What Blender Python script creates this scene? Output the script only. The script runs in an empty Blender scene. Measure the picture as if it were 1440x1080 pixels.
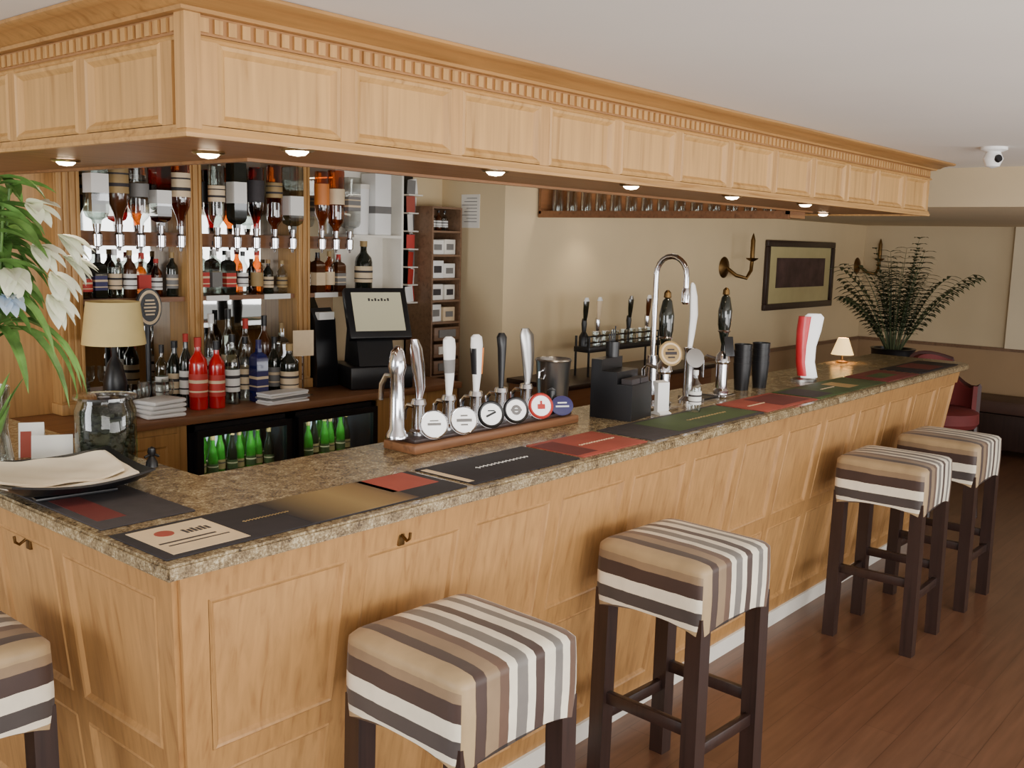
import bpy, bmesh, math, random
from mathutils import Vector, Matrix
random.seed(7)
SC = bpy.context.scene; COL = SC.collection
PI = math.pi; R = math.radians
ORD = ['first','second','third','fourth','fifth','sixth','seventh','eighth','ninth','tenth','eleventh','twelfth']

# ------------------------------------------------------------------ camera
F = 1391.0; YAW = R(40.4); PIT = R(8.2); ROL = R(1.48)
CAM = Vector((-1.026, -1.782, 1.8))
fh = Vector((math.cos(YAW), math.sin(YAW), 0)); r0 = Vector((math.sin(YAW), -math.cos(YAW), 0)); Z = Vector((0,0,1))
fwd = fh*math.cos(PIT) - Z*math.sin(PIT); d0 = -fh*math.sin(PIT) - Z*math.cos(PIT)
ir = r0*math.cos(ROL) - d0*math.sin(ROL); idn = r0*math.sin(ROL) + d0*math.cos(ROL)
cd = bpy.data.cameras.new('camera'); cam = bpy.data.objects.new('camera', cd); COL.objects.link(cam)
cd.sensor_width = 36; cd.lens = 36*F/1440; cd.clip_start = 0.02
m3 = Matrix((ir, -idn, -fwd)).transposed()
cam.matrix_world = Matrix.Translation(CAM) @ m3.to_4x4()
SC.camera = cam
def ray(px, py): return fwd*F + ir*(px-720) + idn*(py-540)
def on_z(px, py, z): d = ray(px,py); return CAM + d*((z-CAM.z)/d.z)
def on_y(px, py, y): d = ray(px,py); return CAM + d*((y-CAM.y)/d.y)
def on_x(px, py, x): d = ray(px,py); return CAM + d*((x-CAM.x)/d.x)

# ------------------------------------------------------------------ materials
def L(c):
    def f(v):
        v /= 255.0
        return v/12.92 if v <= .04045 else ((v+.055)/1.055)**2.4
    return (f(c[0]), f(c[1]), f(c[2]), 1)
def sc(c, k): return (min(c[0]*k,1), min(c[1]*k,1), min(c[2]*k,1), 1)
def newm(name):
    m = bpy.data.materials.new(name); m.use_nodes = True
    n = m.node_tree.nodes; l = m.node_tree.links
    return m, n, l, n['Principled BSDF']
def ramp(n, stops, interp='LINEAR'):
    r = n.new('ShaderNodeValToRGB'); e = r.color_ramp.elements; r.color_ramp.interpolation = interp
    while len(e) < len(stops): e.new(0.5)
    for i, (p, c) in enumerate(stops): e[i].position = p; e[i].color = c
    return r
def plain(name, c, rough=.5, metal=0, var=.1, s=9, bump=0, coat=0):
    m, n, l, b = newm(name); c = L(c)
    t = n.new('ShaderNodeTexCoord'); no = n.new('ShaderNodeTexNoise'); no.inputs['Scale'].default_value = s; no.inputs['Detail'].default_value = 4
    l.new(t.outputs['Object'], no.inputs['Vector'])
    r = ramp(n, [(.3, sc(c,1-var)), (.7, sc(c,1+var))]); l.new(no.outputs['Fac'], r.inputs['Fac'])
    l.new(r.outputs['Color'], b.inputs['Base Color'])
    b.inputs['Roughness'].default_value = rough; b.inputs['Metallic'].default_value = metal
    b.inputs['Coat Weight'].default_value = coat
    if bump:
        bp = n.new('ShaderNodeBump'); bp.inputs['Strength'].default_value = bump; bp.inputs['Distance'].default_value = .01
        l.new(no.outputs['Fac'], bp.inputs['Height']); l.new(bp.outputs['Normal'], b.inputs['Normal'])
    return m
def wood(name, c1, c2, axis='z', s=6, rough=.45, coat=.08):
    m, n, l, b = newm(name)
    t = n.new('ShaderNodeTexCoord'); oi = n.new('ShaderNodeObjectInfo'); mp = n.new('ShaderNodeMapping')
    k = {'x':(s*.35,s*7,s*7),'y':(s*7,s*.35,s*7),'z':(s*7,s*7,s*.35)}[axis]
    mp.inputs['Scale'].default_value = k
    ad = n.new('ShaderNodeVectorMath'); ad.operation = 'ADD'
    ml = n.new('ShaderNodeMath'); ml.operation = 'MULTIPLY'; ml.inputs[1].default_value = 13
    l.new(oi.outputs['Random'], ml.inputs[0]); l.new(ml.outputs[0], ad.inputs[1]); l.new(t.outputs['Object'], ad.inputs[0])
    l.new(ad.outputs[0], mp.inputs['Vector'])
    no = n.new('ShaderNodeTexNoise'); no.inputs['Scale'].default_value = 1.4; no.inputs['Detail'].default_value = 7; no.inputs['Distortion'].default_value = .6
    l.new(mp.outputs[0], no.inputs['Vector'])
    a, bb = L(c1), L(c2)
    r = ramp(n, [(.27, bb), (.42, sc(a,.88)), (.56, a), (.76, sc(a,1.12))]); l.new(no.outputs['Fac'], r.inputs['Fac'])
    l.new(r.outputs['Color'], b.inputs['Base Color']); b.inputs['Roughness'].default_value = rough; b.inputs['Coat Weight'].default_value = coat
    b.inputs['Coat Roughness'].default_value = .35
    return m
def glass(name, c, base=.10, rough=.03):
    m, n, l, b = newm(name); n.remove(b); out = n['Material Output']
    tr = n.new('ShaderNodeBsdfTransparent'); tr.inputs[0].default_value = L(c)
    gl = n.new('ShaderNodeBsdfGlossy'); gl.inputs['Roughness'].default_value = rough
    lw = n.new('ShaderNodeLayerWeight'); lw.inputs['Blend'].default_value = .35
    ma = n.new('ShaderNodeMath'); ma.operation = 'MULTIPLY_ADD'; ma.inputs[1].default_value = .55; ma.inputs[2].default_value = base
    mx = n.new('ShaderNodeMixShader'); l.new(lw.outputs['Facing'], ma.inputs[0]); l.new(ma.outputs[0], mx.inputs[0])
    l.new(tr.outputs[0], mx.inputs[1]); l.new(gl.outputs[0], mx.inputs[2]); l.new(mx.outputs[0], out.inputs['Surface'])
    return m
def emit(name, c, st):
    m, n, l, b = newm(name); b.inputs['Base Color'].default_value = L(c)
    b.inputs['Emission Color'].default_value = L(c); b.inputs['Emission Strength'].default_value = st
    return m
OAK, OAKD = (189,144,86), (150,107,57)
m_oakz = wood('oak_vertical', OAK, OAKD, 'z'); m_oakx = wood('oak_along', OAK, OAKD, 'x'); m_oaky = wood('oak_across', OAK, OAKD, 'y')
m_oakpan = wood('oak_panel', (197,153,93), (156,113,60), 'z', 4.5)
m_barz = wood('bar_oak_panel', (180,135,83), (153,109,64), 'z', 5); m_barf = wood('bar_oak_frame', (174,129,77), (147,103,60), 'z', 6)
m_crown = wood('crown_oak', (172,127,72), (138,96,50), 'x', 5)
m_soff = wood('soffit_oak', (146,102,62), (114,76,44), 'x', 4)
m_frieze = plain('frieze_brown', (158,112,66), .6)
m_walnut = wood('back_wood', (134,90,57), (100,64,38), 'x', 5)
m_towerw = wood('tower_wood', (124,94,70), (92,66,48), 'x', 5)
m_dark = wood('espresso_wood', (50,34,30), (34,23,21), 'z', 6, .35)
m_white = plain('white_paint', (236,231,220), .5, var=.03)
m_paper = plain('white_paper', (238,236,230), .7, var=.03)
m_cream = plain('cream_wall', (220,198,158), .85, var=.03, s=3)
m_pale = plain('pale_wall_edge', (222,206,176), .85, var=.03, s=3)
m_end = plain('end_wall', (204,185,151), .85, var=.03, s=3)
m_dado = plain('dado_tan', (164,135,101), .7, var=.04, s=3)
m_ceil = plain('ceiling_paint', (230,226,219), .9, var=.02, s=2)
m_black = plain('black_plastic', (22,22,25), .35); m_blackm = plain('black_matt', (20,20,22), .7)
m_chrome = plain('chrome', (215,215,220), .12, 1, .02); m_steel = plain('brushed_steel', (170,168,165), .3, 1, .05)
m_brass = plain('aged_brass', (110,84,50), .4, 1, .1); m_bezel = plain('bezel_brass', (190,170,130), .3, 1, .05)
m_mirror = plain('mirror', (196,196,192), .02, 1, .01)
m_red = plain('red_print', (186,55,46), .6); m_coral = plain('coral_print', (158,72,58), .7); m_gold = plain('gold_print', (166,138,90), .6, var=.35, s=4)
m_green = plain('green_print', (64,82,44), .7, var=.3, s=5); m_maroon = plain('maroon_print', (104,42,40), .7)
m_creamp = plain('cream_print', (222,198,162), .7)
m_mat = plain('bar_mat_rubber', (36,31,35), .75, var=.15, s=30); m_mat2 = plain('bar_mat_grey', (56,51,53), .75, var=.15, s=30)
m_leaf = plain('leaf_green', (98,138,68), .45, var=.5, s=14); m_leafd = plain('palm_green', (78,88,58), .5, var=.3, s=10)
m_petal = plain('petal_white', (238,240,216), .5, var=.08); m_petalb = plain('petal_pale_blue', (196,212,228), .5, var=.06)
m_napkin = plain('napkin_cream', (240,228,206), .85, var=.05)
m_redch = plain('red_upholstery', (100,30,29), .7); m_redd = plain('dark_red_leather', (62,30,28), .5)
m_shade = emit('lamp_shade_lit', (255,214,140), 1.6); m_shade2 = plain('lamp_shade_cream', (228,204,140), .8, var=.05)
m_lens = emit('downlight_lens', (255,232,195), 22); m_lining_glow = emit('glowing_lining', (225,240,255), 1.1)
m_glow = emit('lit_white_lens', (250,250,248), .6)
m_clear = glass('clear_glass', (240,243,241)); m_amber = glass('amber_spirit', (214,140,56)); m_redl = glass('red_spirit', (150,25,18)); m_jar = glass('jar_glass', (225,230,215), .03)
m_gin = glass('pale_spirit', (206,214,208)); m_fgl = glass('fridge_glass', (235,242,240), .02)
m_greeng = plain('green_bottle_glass', (48,118,38), .12, var=.45, s=30, coat=.6); m_wineg = plain('dark_bottle_glass', (28,32,26), .1, coat=.7); m_brownb = plain('brown_bottle_glass', (74,40,20), .12, coat=.6)
m_redb = plain('red_bottle', (188,24,28), .15, coat=.5); m_blue = plain('blue_bottle', (28,34,90), .15, coat=.5); m_olives = plain('dark_olives', (28,30,17), .6, var=.7, s=60)
m_screen = emit('till_screen', (196,190,160), .25); m_white2 = plain('white_plastic', (240,240,238), .4, var=.02)
m_grey = plain('grey_print', (120,118,116), .6); m_orange = plain('orange_print', (206,120,50), .5); m_bluep = plain('navy_print', (44,40,92), .5)
m_art = plain('dark_art_print', (78,56,54), .6, var=.5, s=7); m_artm = plain('art_mount', (200,186,134), .7, var=.04)
m_redtap = plain('bright_red',(222,52,62),.3); m_leather = plain('brown_leather',(76,54,46),.5)

def mk_granite():
    m, n, l, b = newm('speckled_granite')
    t = n.new('ShaderNodeTexCoord'); no = n.new('ShaderNodeTexNoise'); no.inputs['Scale'].default_value = 150; no.inputs['Detail'].default_value = 6; no.inputs['Roughness'].default_value = .7
    n2 = n.new('ShaderNodeTexNoise'); n2.inputs['Scale'].default_value = 16; n2.inputs['Detail'].default_value = 6; n2.inputs['Distortion'].default_value = 2
    l.new(t.outputs['Object'], no.inputs['Vector']); l.new(t.outputs['Object'], n2.inputs['Vector'])
    mx = n.new('ShaderNodeMath'); mx.operation = 'MULTIPLY_ADD'; mx.inputs[1].default_value = .6; l.new(n2.outputs['Fac'], mx.inputs[0]); l.new(no.outputs['Fac'], mx.inputs[2])
    r = ramp(n, [(.60, L((66,55,42))), (.74, L((118,100,74))), (.86, L((150,132,100))), (1.0, L((196,184,152)))]); l.new(mx.outputs[0], r.inputs['Fac'])
    l.new(r.outputs['Color'], b.inputs['Base Color']); b.inputs['Roughness'].default_value = .22
    return m
m_granite = mk_granite()
def mk_fade():
    m, n, l, b = newm('gold_fade_print')
    t = n.new('ShaderNodeTexCoord'); sp = n.new('ShaderNodeSeparateXYZ'); l.new(t.outputs['Object'], sp.inputs[0])
    r = ramp(n, [(.40, L((36,31,35))), (.60, L((150,126,82))), (.70, L((128,102,66))), (.76, L((60,44,40)))]); l.new(sp.outputs[0], r.inputs['Fac'])
    l.new(r.outputs['Color'], b.inputs['Base Color']); b.inputs['Roughness'].default_value = .65
    return m
m_fade = mk_fade()
def mk_floor():
    m, n, l, b = newm('plank_floor')
    t = n.new('ShaderNodeTexCoord'); br = n.new('ShaderNodeTexBrick')
    br.inputs['Scale'].default_value = 1; br.inputs['Brick Width'].default_value = 1.3; br.inputs['Row Height'].default_value = .13; br.inputs['Mortar Size'].default_value = .0012
    br.inputs['Color1'].default_value = L((113,80,60)); br.inputs['Color2'].default_value = L((104,72,53)); br.inputs['Mortar'].default_value = L((78,53,39))
    l.new(t.outputs['Object'], br.inputs['Vector'])
    mp = n.new('ShaderNodeMapping'); mp.inputs['Scale'].default_value = (2,26,1); l.new(t.outputs['Object'], mp.inputs['Vector'])
    no = n.new('ShaderNodeTexNoise'); no.inputs['Scale'].default_value = 1.2; no.inputs['Detail'].default_value = 5; l.new(mp.outputs[0], no.inputs['Vector'])
    r = ramp(n, [(.3,(.74,.72,.7,1)), (.7,(1.08,1.08,1.08,1))]); l.new(no.outputs['Fac'], r.inputs['Fac'])
    mx = n.new('ShaderNodeMix'); mx.data_type = 'RGBA'; mx.blend_type = 'MULTIPLY'; mx.inputs[0].default_value = 1
    l.new(br.outputs['Color'], mx.inputs[6]); l.new(r.outputs['Color'], mx.inputs[7]); l.new(mx.outputs[2], b.inputs['Base Color'])
    b.inputs['Roughness'].default_value = .31
    return m
m_floor = mk_floor()
UR = .44
def mk_stripe():
    m, n, l, b = newm('striped_fabric')
    uv = n.new('ShaderNodeUVMap'); uv.uv_map = 'UVMap'; sp = n.new('ShaderNodeSeparateXYZ'); l.new(uv.outputs[0], sp.inputs[0])
    T, B, W, G = L((170,144,106)), L((64,46,40)), L((238,228,206)), L((116,111,106))
    G2 = L((142,118,90)); D = L((70,63,61)); Mb = L((98,73,58))
    seq = [(.046,T),(.018,W),(.040,D),(.042,W),(.046,B),(.024,G2),(.062,T),(.034,B),(.042,G2),(.028,Mb),(.030,W),(.036,G),(.028,W),(.032,B),(.036,W),(.028,G),(.028,W),(.030,Mb),(.030,W),(.026,T),(.034,B),(.036,W),(.04,G)]
    u = 0; st = []
    for w, c in seq: st.append((min(u/(2*UR),1), c)); u += w
    r = ramp(n, st, 'CONSTANT')
    t = n.new('ShaderNodeTexCoord'); no = n.new('ShaderNodeTexNoise'); no.inputs['Scale'].default_value = 12; no.inputs['Detail'].default_value = 6
    l.new(t.outputs['Object'], no.inputs['Vector'])
    # slightly wavy stripe edges
    wv = n.new('ShaderNodeMath'); wv.operation = 'MULTIPLY_ADD'; wv.inputs[1].default_value = .010; l.new(no.outputs['Fac'], wv.inputs[0]); l.new(sp.outputs[0], wv.inputs[2])
    su = n.new('ShaderNodeMath'); su.operation = 'SUBTRACT'; su.inputs[1].default_value = .005; l.new(wv.outputs[0], su.inputs[0]); l.new(su.outputs[0], r.inputs['Fac'])
    r2 = ramp(n, [(.3,(.82,.82,.82,1)), (.65,(1,1,1,1))]); l.new(no.outputs['Fac'], r2.inputs['Fac'])
    mx = n.new('ShaderNodeMix'); mx.data_type = 'RGBA'; mx.blend_type = 'MULTIPLY'; mx.inputs[0].default_value = 1
    l.new(r.outputs['Color'], mx.inputs[6]); l.new(r2.outputs['Color'], mx.inputs[7]); l.new(mx.outputs[2], b.inputs['Base Color'])
    b.inputs['Roughness'].default_value = .5; b.inputs['Sheen Weight'].default_value = .15
    return m
m_stripe = mk_stripe()

# ------------------------------------------------------------------ mesh builder
class MB:
    def __init__(s): s.bm = bmesh.new()
    def box(s, x0,x1,y0,y1,z0,z1, bev=0, M=None):
        vs = bmesh.ops.create_cube(s.bm, size=1)['verts']
        for v in vs:
            v.co = Vector(((x0+x1)/2+v.co.x*(x1-x0), (y0+y1)/2+v.co.y*(y1-y0), (z0+z1)/2+v.co.z*(z1-z0)))
            if M: v.co = M @ v.co
        if bev:
            es = list({e for v in vs for e in v.link_edges})
            bmesh.ops.bevel(s.bm, geom=es, offset=bev, segments=2, affect='EDGES', profile=.5)
        return s
    def lathe(s, prof, c=(0,0,0), seg=20, M=None):
        rings = []
        for (r, z) in prof:
            if r < 1e-6: pts = [Vector((0,0,z))]
            else: pts = [Vector((r*math.cos(2*PI*k/seg), r*math.sin(2*PI*k/seg), z)) for k in range(seg)]
            pts = [(M @ p if M else p)+Vector(c) for p in pts]
            rings.append([s.bm.verts.new(p) for p in pts])
        for a, b in zip(rings, rings[1:]):
            for k in range(seg):
                k2 = (k+1) % seg
                if len(a) == 1 and len(b) == 1: break
                if len(a) == 1: s.bm.faces.new((a[0], b[k], b[k2]))
                elif len(b) == 1: s.bm.faces.new((a[k], a[k2], b[0]))
                else: s.bm.faces.new((a[k], a[k2], b[k2], b[k]))
        return s
    def tube(s, pts, r, seg=8):
        pts = [Vector(p) for p in pts]; n = len(pts)
        rs = r if isinstance(r, (list,tuple)) else [r]*n
        up = None; rings = []
        for i, p in enumerate(pts):
            d = (pts[min(i+1,n-1)]-pts[max(i-1,0)]).normalized()
            if up is None: up = Vector((0,0,1)) if abs(d.z) < .9 else Vector((1,0,0))
            sd = d.cross(up).normalized(); up = sd.cross(d).normalized()
            rings.append([s.bm.verts.new(p+(sd*math.cos(2*PI*k/seg)+up*math.sin(2*PI*k/seg))*rs[i]) for k in range(seg)])
        for a, b in zip(rings, rings[1:]):
            for k in range(seg): s.bm.faces.new((a[k], a[(k+1)%seg], b[(k+1)%seg], b[k]))
        s.bm.faces.new(rings[0][::-1]); s.bm.faces.new(rings[-1])
        return s
    def loft(s, rows, seg=14):           # rows: (x,y,z,rx,ry) ellipses
        rings = [[s.bm.verts.new((x+rx*math.cos(2*PI*k/seg), y+ry*math.sin(2*PI*k/seg), z)) for k in range(seg)] for x,y,z,rx,ry in rows]
        for a, b in zip(rings, rings[1:]):
            for k in range(seg): s.bm.faces.new((a[k], a[(k+1)%seg], b[(k+1)%seg], b[k]))
        s.bm.faces.new(rings[0][::-1]); s.bm.faces.new(rings[-1])
        return s
    def prism(s, poly, axis, lo, hi, M=None):
        def P(a, b, c):
            v = {'x':Vector((c,a,b)), 'y':Vector((a,c,b)), 'z':Vector((a,b,c))}[axis]
            return M @ v if M else v
        A = [s.bm.verts.new(P(a,b,lo)) for a,b in poly]; B = [s.bm.verts.new(P(a,b,hi)) for a,b in poly]
        n = len(poly)
        s.bm.faces.new(A[::-1]); s.bm.faces.new(B)
        for i in range(n): s.bm.faces.new((A[i], A[(i+1)%n], B[(i+1)%n], B[i]))
        return s
    def sweep(s, path, prof):            # closed profile (outward offset, z) along open XY path
        n = len(path); rings = []
        for i, p in enumerate(path):
            nm = []
            for a, b in ((i-1,i),(i,i+1)):
                if a < 0 or b >= n: continue
                d = (Vector(path[b])-Vector(path[a])).normalized(); nm.append(Vector((d.y,-d.x)))
            m = nm[0] if len(nm) == 1 else (nm[0]+nm[1])/(1+nm[0].dot(nm[1]))
            rings.append([s.bm.verts.new((p[0]+m.x*o, p[1]+m.y*o, z)) for o, z in prof])
        k = len(prof)
        for a, b in zip(rings, rings[1:]):
            for j in range(k): s.bm.faces.new((a[j], a[(j+1)%k], b[(j+1)%k], b[j]))
        s.bm.faces.new(rings[0]); s.bm.faces.new(rings[-1][::-1])
        return s
    def raised(s, M, u0,u1,v0,v1, rings, u0t=None, u1t=None):  # rings (inset,w); last gets filled; u0t/u1t: edges at the top
        prev = None
        if u0t is None: u0t = u0
        if u1t is None: u1t = u1
        for ins, w in rings:
            r = [s.bm.verts.new(M @ Vector(p)) for p in ((u0+ins,v0+ins,w),(u1-ins,v0+ins,w),(u1t-ins,v1-ins,w),(u0t+ins,v1-ins,w))]
            if prev:
                for j in range(4): s.bm.faces.new((prev[j], prev[(j+1)%4], r[(j+1)%4], r[j]))
            prev = r
        s.bm.faces.new(prev)
        return s
    def leaf(s, base, d, length, width, droop, n=7, fold=.25):
        p = Vector(base); d = Vector(d).normalized(); st = length/n; rows = []
        for i in range(n+1):
            t = i/n; w = width*math.sin(PI*min(1,(t*.92+.08)))**.8*(1-.25*t)
            sd = d.cross(Z)
            if sd.length < 1e-3: sd = Vector((1,0,0))
            sd.normalize(); up = sd.cross(d)
            rows.append([s.bm.verts.new(p-sd*w/2+up*w*fold), s.bm.verts.new(p), s.bm.verts.new(p+sd*w/2+up*w*fold)])
            p = p+d*st; d = (d-Z*droop*st).normalized()
        for a, b in zip(rows, rows[1:]):
            for j in range(2): s.bm.faces.new((a[j], a[j+1], b[j+1], b[j]))
        return s
    def build(s, name, mat, parent=None, smooth=True, recalc=True):
        if recalc: bmesh.ops.recalc_face_normals(s.bm, faces=s.bm.faces)
        me = bpy.data.meshes.new(name); s.bm.to_mesh(me); s.bm.free(); me.materials.append(mat)
        if smooth:
            for p in me.polygons: p.use_smooth = True
            me.set_sharp_from_angle(angle=R(35))
        o = bpy.data.objects.new(name, me); COL.objects.link(o)
        if parent: o.parent = parent
        return o
def tag(o, label, cat, group=None):
    o['label'] = label; o['category'] = cat
    if group: o['group'] = group
    return o
def thing(name, label, cat, loc=(0,0,0), rz=0, group=None):
    o = bpy.data.objects.new(name, None); COL.objects.link(o); o.empty_display_size = .05
    o.location = loc; o.rotation_euler = (0,0,rz)
    return tag(o, label, cat, group)
def struct(o): o['kind'] = 'structure'; return o
def dup(root, loc, rz=0, label=None):
    r = root.copy(); COL.objects.link(r); r.location = loc; r.rotation_euler = (0,0,rz)
    if label: r['label'] = label
    for ch in list(root.children):
        c = ch.copy(); COL.objects.link(c); c.parent = r
        for g in list(ch.children):
            e = g.copy(); COL.objects.link(e); e.parent = c
    return r
def bx(name, mat, par, *a, bev=0): return MB().box(*a, bev=bev).build(name, mat, par)

# ------------------------------------------------------------------ room
CZ = 2.26
struct(bx('floor', m_floor, None, -5,9.15,-6,2.95,-.1,0))
struct(bx('ceiling', m_ceil, None, -5,4.75,-6,2.95,CZ,2.4))
struct(bx('ceiling', m_end, None, 4.75,9.15,-6,2.95,2.05,2.4))
struct(bx('wall_back', m_cream, None, 3.43,9.15,2.1,2.95,0,2.25))
struct(bx('wall_recess', m_cream, None, -1.6,3.43,2.62,2.95,0,2.26))
struct(bx('wall_end', m_end, None, 9.0,9.15,-6,2.1,0,2.05))
struct(bx('trim_1', m_dado, None, 5.6,9.0,2.085,2.1,0,.9)); struct(bx('trim_2', m_dado, None, 8.985,9.0,-6,2.085,0,.9))
struct(bx('trim_3', m_towerw, None, 5.6,9.0,2.07,2.1,.9,.93)); struct(bx('trim_4', m_towerw, None, 8.97,9.0,-6,2.07,.9,.93))
struct(bx('trim_5', m_pale, None, 8.94,9.0,-6,on_x(1421,400,8.94).y,.93,2.05))

# ------------------------------------------------------------------ bar front
HB = 1.089; Lf = math.hypot(.17,HB); Ll = math.hypot(.12,HB)
Vf = Vector((0,-.17,HB))/Lf; Nf = Vector((1,0,0)).cross(Vf)
Mf = Matrix.Translation((0,.22,0)) @ Matrix((Vector((1,0,0)), Vf, Nf)).transposed().to_4x4()
Ul = Vector((0,-1,0)); Vl = Vector((-.12,0,HB))/Ll; Nl = Ul.cross(Vl)
YE = 2.0
Ml = Matrix.Translation((.17,YE,0)) @ Matrix((Ul, Vl, Nl)).transposed().to_4x4()
bar = thing('bar_counter', 'long L-shaped oak bar with sloping recessed panels under the granite worktop', 'bar', (0,0,0))
b = MB(); XE = 5.36
b.prism([(.17,0),(XE,0),(XE,Lf),(.05,Lf)], 'z', -.03, 0, Mf)
b.prism([(0,0),(YE-.22,0),(YE-.05,Ll),(0,Ll)], 'z', -.03, 0, Ml)
b.box(XE-.03,XE,.2,.58,0,HB-.002); b.box(.19,XE,.54,.58,0,HB-.002); b.box(.38,.42,.58,YE,0,HB-.002)
b.build('carcass', m_barf, bar)
b = MB(); w = .013
b.prism([(.17,0),(.235,0),(.115,Lf),(.05,Lf)], 'z', 0, w, Mf)
for v0, v1 in ((.03,.15),(.565,.63),(1.025,Lf-.004)): b.prism([(.2-.12*v0/Lf,v0),(XE,v0),(XE,v1),(.2-.12*v1/Lf,v1)], 'z', 0, w*.98, Mf)
ul = YE-.22
b.prism([(ul-.065,0),(ul,0),(YE-.05,Ll),(YE-.115,Ll)], 'z', 0, w, Ml)
for v0, v1 in ((.03,.15),(.565,.63),(1.025,Ll-.004)): b.prism([(0,v0),(ul-.03+.17*v0/Ll,v0),(ul-.03+.17*v1/Ll,v1),(0,v1)], 'z', 0, w*.98, Ml)
pit = .405; n_p = 13; x0 = .14; VS = ((.15,.565),(.63,1.025))
for i in range(1, n_p): b.prism([(x0+i*pit-.03,.03),(x0+i*pit+.03,.03),(x0+i*pit+.03,Lf-.02),(x0+i*pit-.03,Lf-.02)], 'z', 0, w*.96, Mf)
pl = .40; ly = [YE-.19-pl*i for i in range(1,5)]
for u in ly: b.prism([(u-.03,.03),(u+.03,.03),(u+.03,Ll-.02),(u-.03,Ll-.02)], 'z', 0, w*.96, Ml)
b.build('frame', m_barf, bar, smooth=False)
RG = [(0,.012),(.004,.016),(.010,.013),(.018,.004)]
for i in range(n_p):
    for (v0, v1) in VS:
        u0 = u0t = x0+i*pit+.03; u1 = x0+(i+1)*pit-.03
        if i == 0: u0 = .237-.12*v0/Lf; u0t = .237-.12*v1/Lf
        if i == n_p-1: u1 = XE-.05
        MB().raised(Mf, u0,u1,v0,v1, RG, u0t=u0t).build('panel', m_barz, bar, smooth=False)
for i in range(len(ly)+1):
    u0 = (ly[i]+.03) if i < len(ly) else .03
    for (v0, v1) in VS:
        if i: q = qt = ly[i-1]-.03
        else: q = ul-.067+.17*v0/Ll; qt = ul-.067+.17*v1/Ll
        MB().raised(Ml, u0,q,v0,v1, RG, u1t=qt).build('panel', m_barz, bar, smooth=False)
b = MB(); b.prism([(.16,0),(XE,0),(XE,.085),(.15,.085)], 'z', w, w+.01, Mf); b.prism([(0,0),(ul+.01,0),(ul+.02,.085),(0,.085)], 'z', w, w+.01, Ml)
b.build('skirting', m_white, bar)['label'] = 'white painted skirting strip'
# worktop
b = MB(); TZ = 1.125
b.prism([(0,0),(5.40,0),(5.5,.09),(5.5,.64),(.47,.64),(.47,2.05),(0,2.05)], 'z', 1.09, TZ)
bmesh.ops.bevel(b.bm, geom=b.bm.edges[:], offset=.006, segments=2, affect='EDGES')
tag(b.build('bar_worktop', m_granite), 'speckled brown granite worktop running around the top of the bar', 'worktop')

# hooks
def hook(px, py, face):
    p = on_y(px,py,.045) if face else on_x(px,py,.05)
    t = thing('bag_hook', 'small brass bag hook under the worktop on the long front' if face else 'small brass bag hook under the worktop on the short left side', 'hook', p, 0 if face else -PI/2)
    MB().box(-.012,.012,.0,.012,-.03,.03, bev=.003).build('back_plate', m_brass, t)
    MB().tube([(0,0,.0),(0,-.02,-.012),(0,-.03,-.004),(0,-.032,.012)], .004).build('hook_arm', m_brass, t)
hook(565,752,True); hook(38,757,False)

# ------------------------------------------------------------------ canopy
can = thing('bar_canopy', 'oak panelled canopy with dentil band and crown moulding hung over the bar', 'canopy', (0,0,0))
CX0, CX1 = .07, 4.38
path = [(CX0,2.40),(CX0,0),(CX1,0),(CX1,2.09)]
ZB = 1.995
b = MB(); b.sweep(path, [(-.025,ZB),(0,ZB),(0,CZ-.003),(-.025,CZ-.003)]); b.build('fascia_board', m_oakx, can, smooth=False)
b = MB()
b.sweep(path, [(-.001,ZB-.008),(.014,ZB-.008),(.016,ZB),(.011,ZB+.009),(.011,ZB+.016),(-.001,ZB+.02)])
b.sweep(path, [(-.001,2.172),(.010,2.172),(.014,2.177),(.010,2.182),(-.001,2.184)])
b.build('rail_moulding', m_oakx, can)
b = MB(); b.sweep(path, [(-.001,2.184),(.006,2.184),(.006,2.222),(-.001,2.222)]); b.build('frieze', m_frieze, can, smooth=False)
b = MB()
for i in range(int((CX1-CX0)/.032)+1): x = CX0-.01+i*.032; b.box(x,x+.019,-.012,-.005,2.189,2.216)
b.build('dentil_band', m_oakz, can, smooth=False)
b = MB()
for i in range(74): y = -.01+i*.032; b.box(CX0-.012,CX0-.005,y,y+.019,2.189,2.216)
b.build('dentil_band', m_oakz, can, smooth=False)
b = MB()
for i in range(63): y = .01+i*.032; b.box(CX1+.005,CX1+.012,y,y+.019,2.189,2.216)
b.build('dentil_band', m_oakz, can, smooth=False)
b = MB(); b.sweep(path, [(-.02,2.221),(.028,2.221),(.032,2.228),(.042,2.230),(.052,2.238),(.074,2.246),(.092,2.247),(.1,2.252),(.1,CZ-.001),(-.02,CZ-.001)])
b.build('crown_moulding', m_crown, can)
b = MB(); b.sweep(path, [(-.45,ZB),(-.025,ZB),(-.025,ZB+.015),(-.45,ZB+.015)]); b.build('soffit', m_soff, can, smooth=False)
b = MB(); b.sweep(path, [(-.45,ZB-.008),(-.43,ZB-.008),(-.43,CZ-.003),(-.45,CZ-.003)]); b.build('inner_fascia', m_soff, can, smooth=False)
MFc = Matrix((Vector((1,0,0)),Z,Vector((0,-1,0)))).transposed().to_4x4()
MLc = Matrix.Translation((CX0,0,0)) @ Matrix((Vector((0,-1,0)),Z,Vector((-1,0,0)))).transposed().to_4x4()
MRc = Matrix.Translation((CX1,0,0)) @ Matrix((Vector((0,1,0)),Z,Vector((1,0,0)))).transposed().to_4x4()
RC = [(0,.010),(.005,.015),(.012,.012),(.022,.001)]
cp = (CX1-.03-.11)/12
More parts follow.
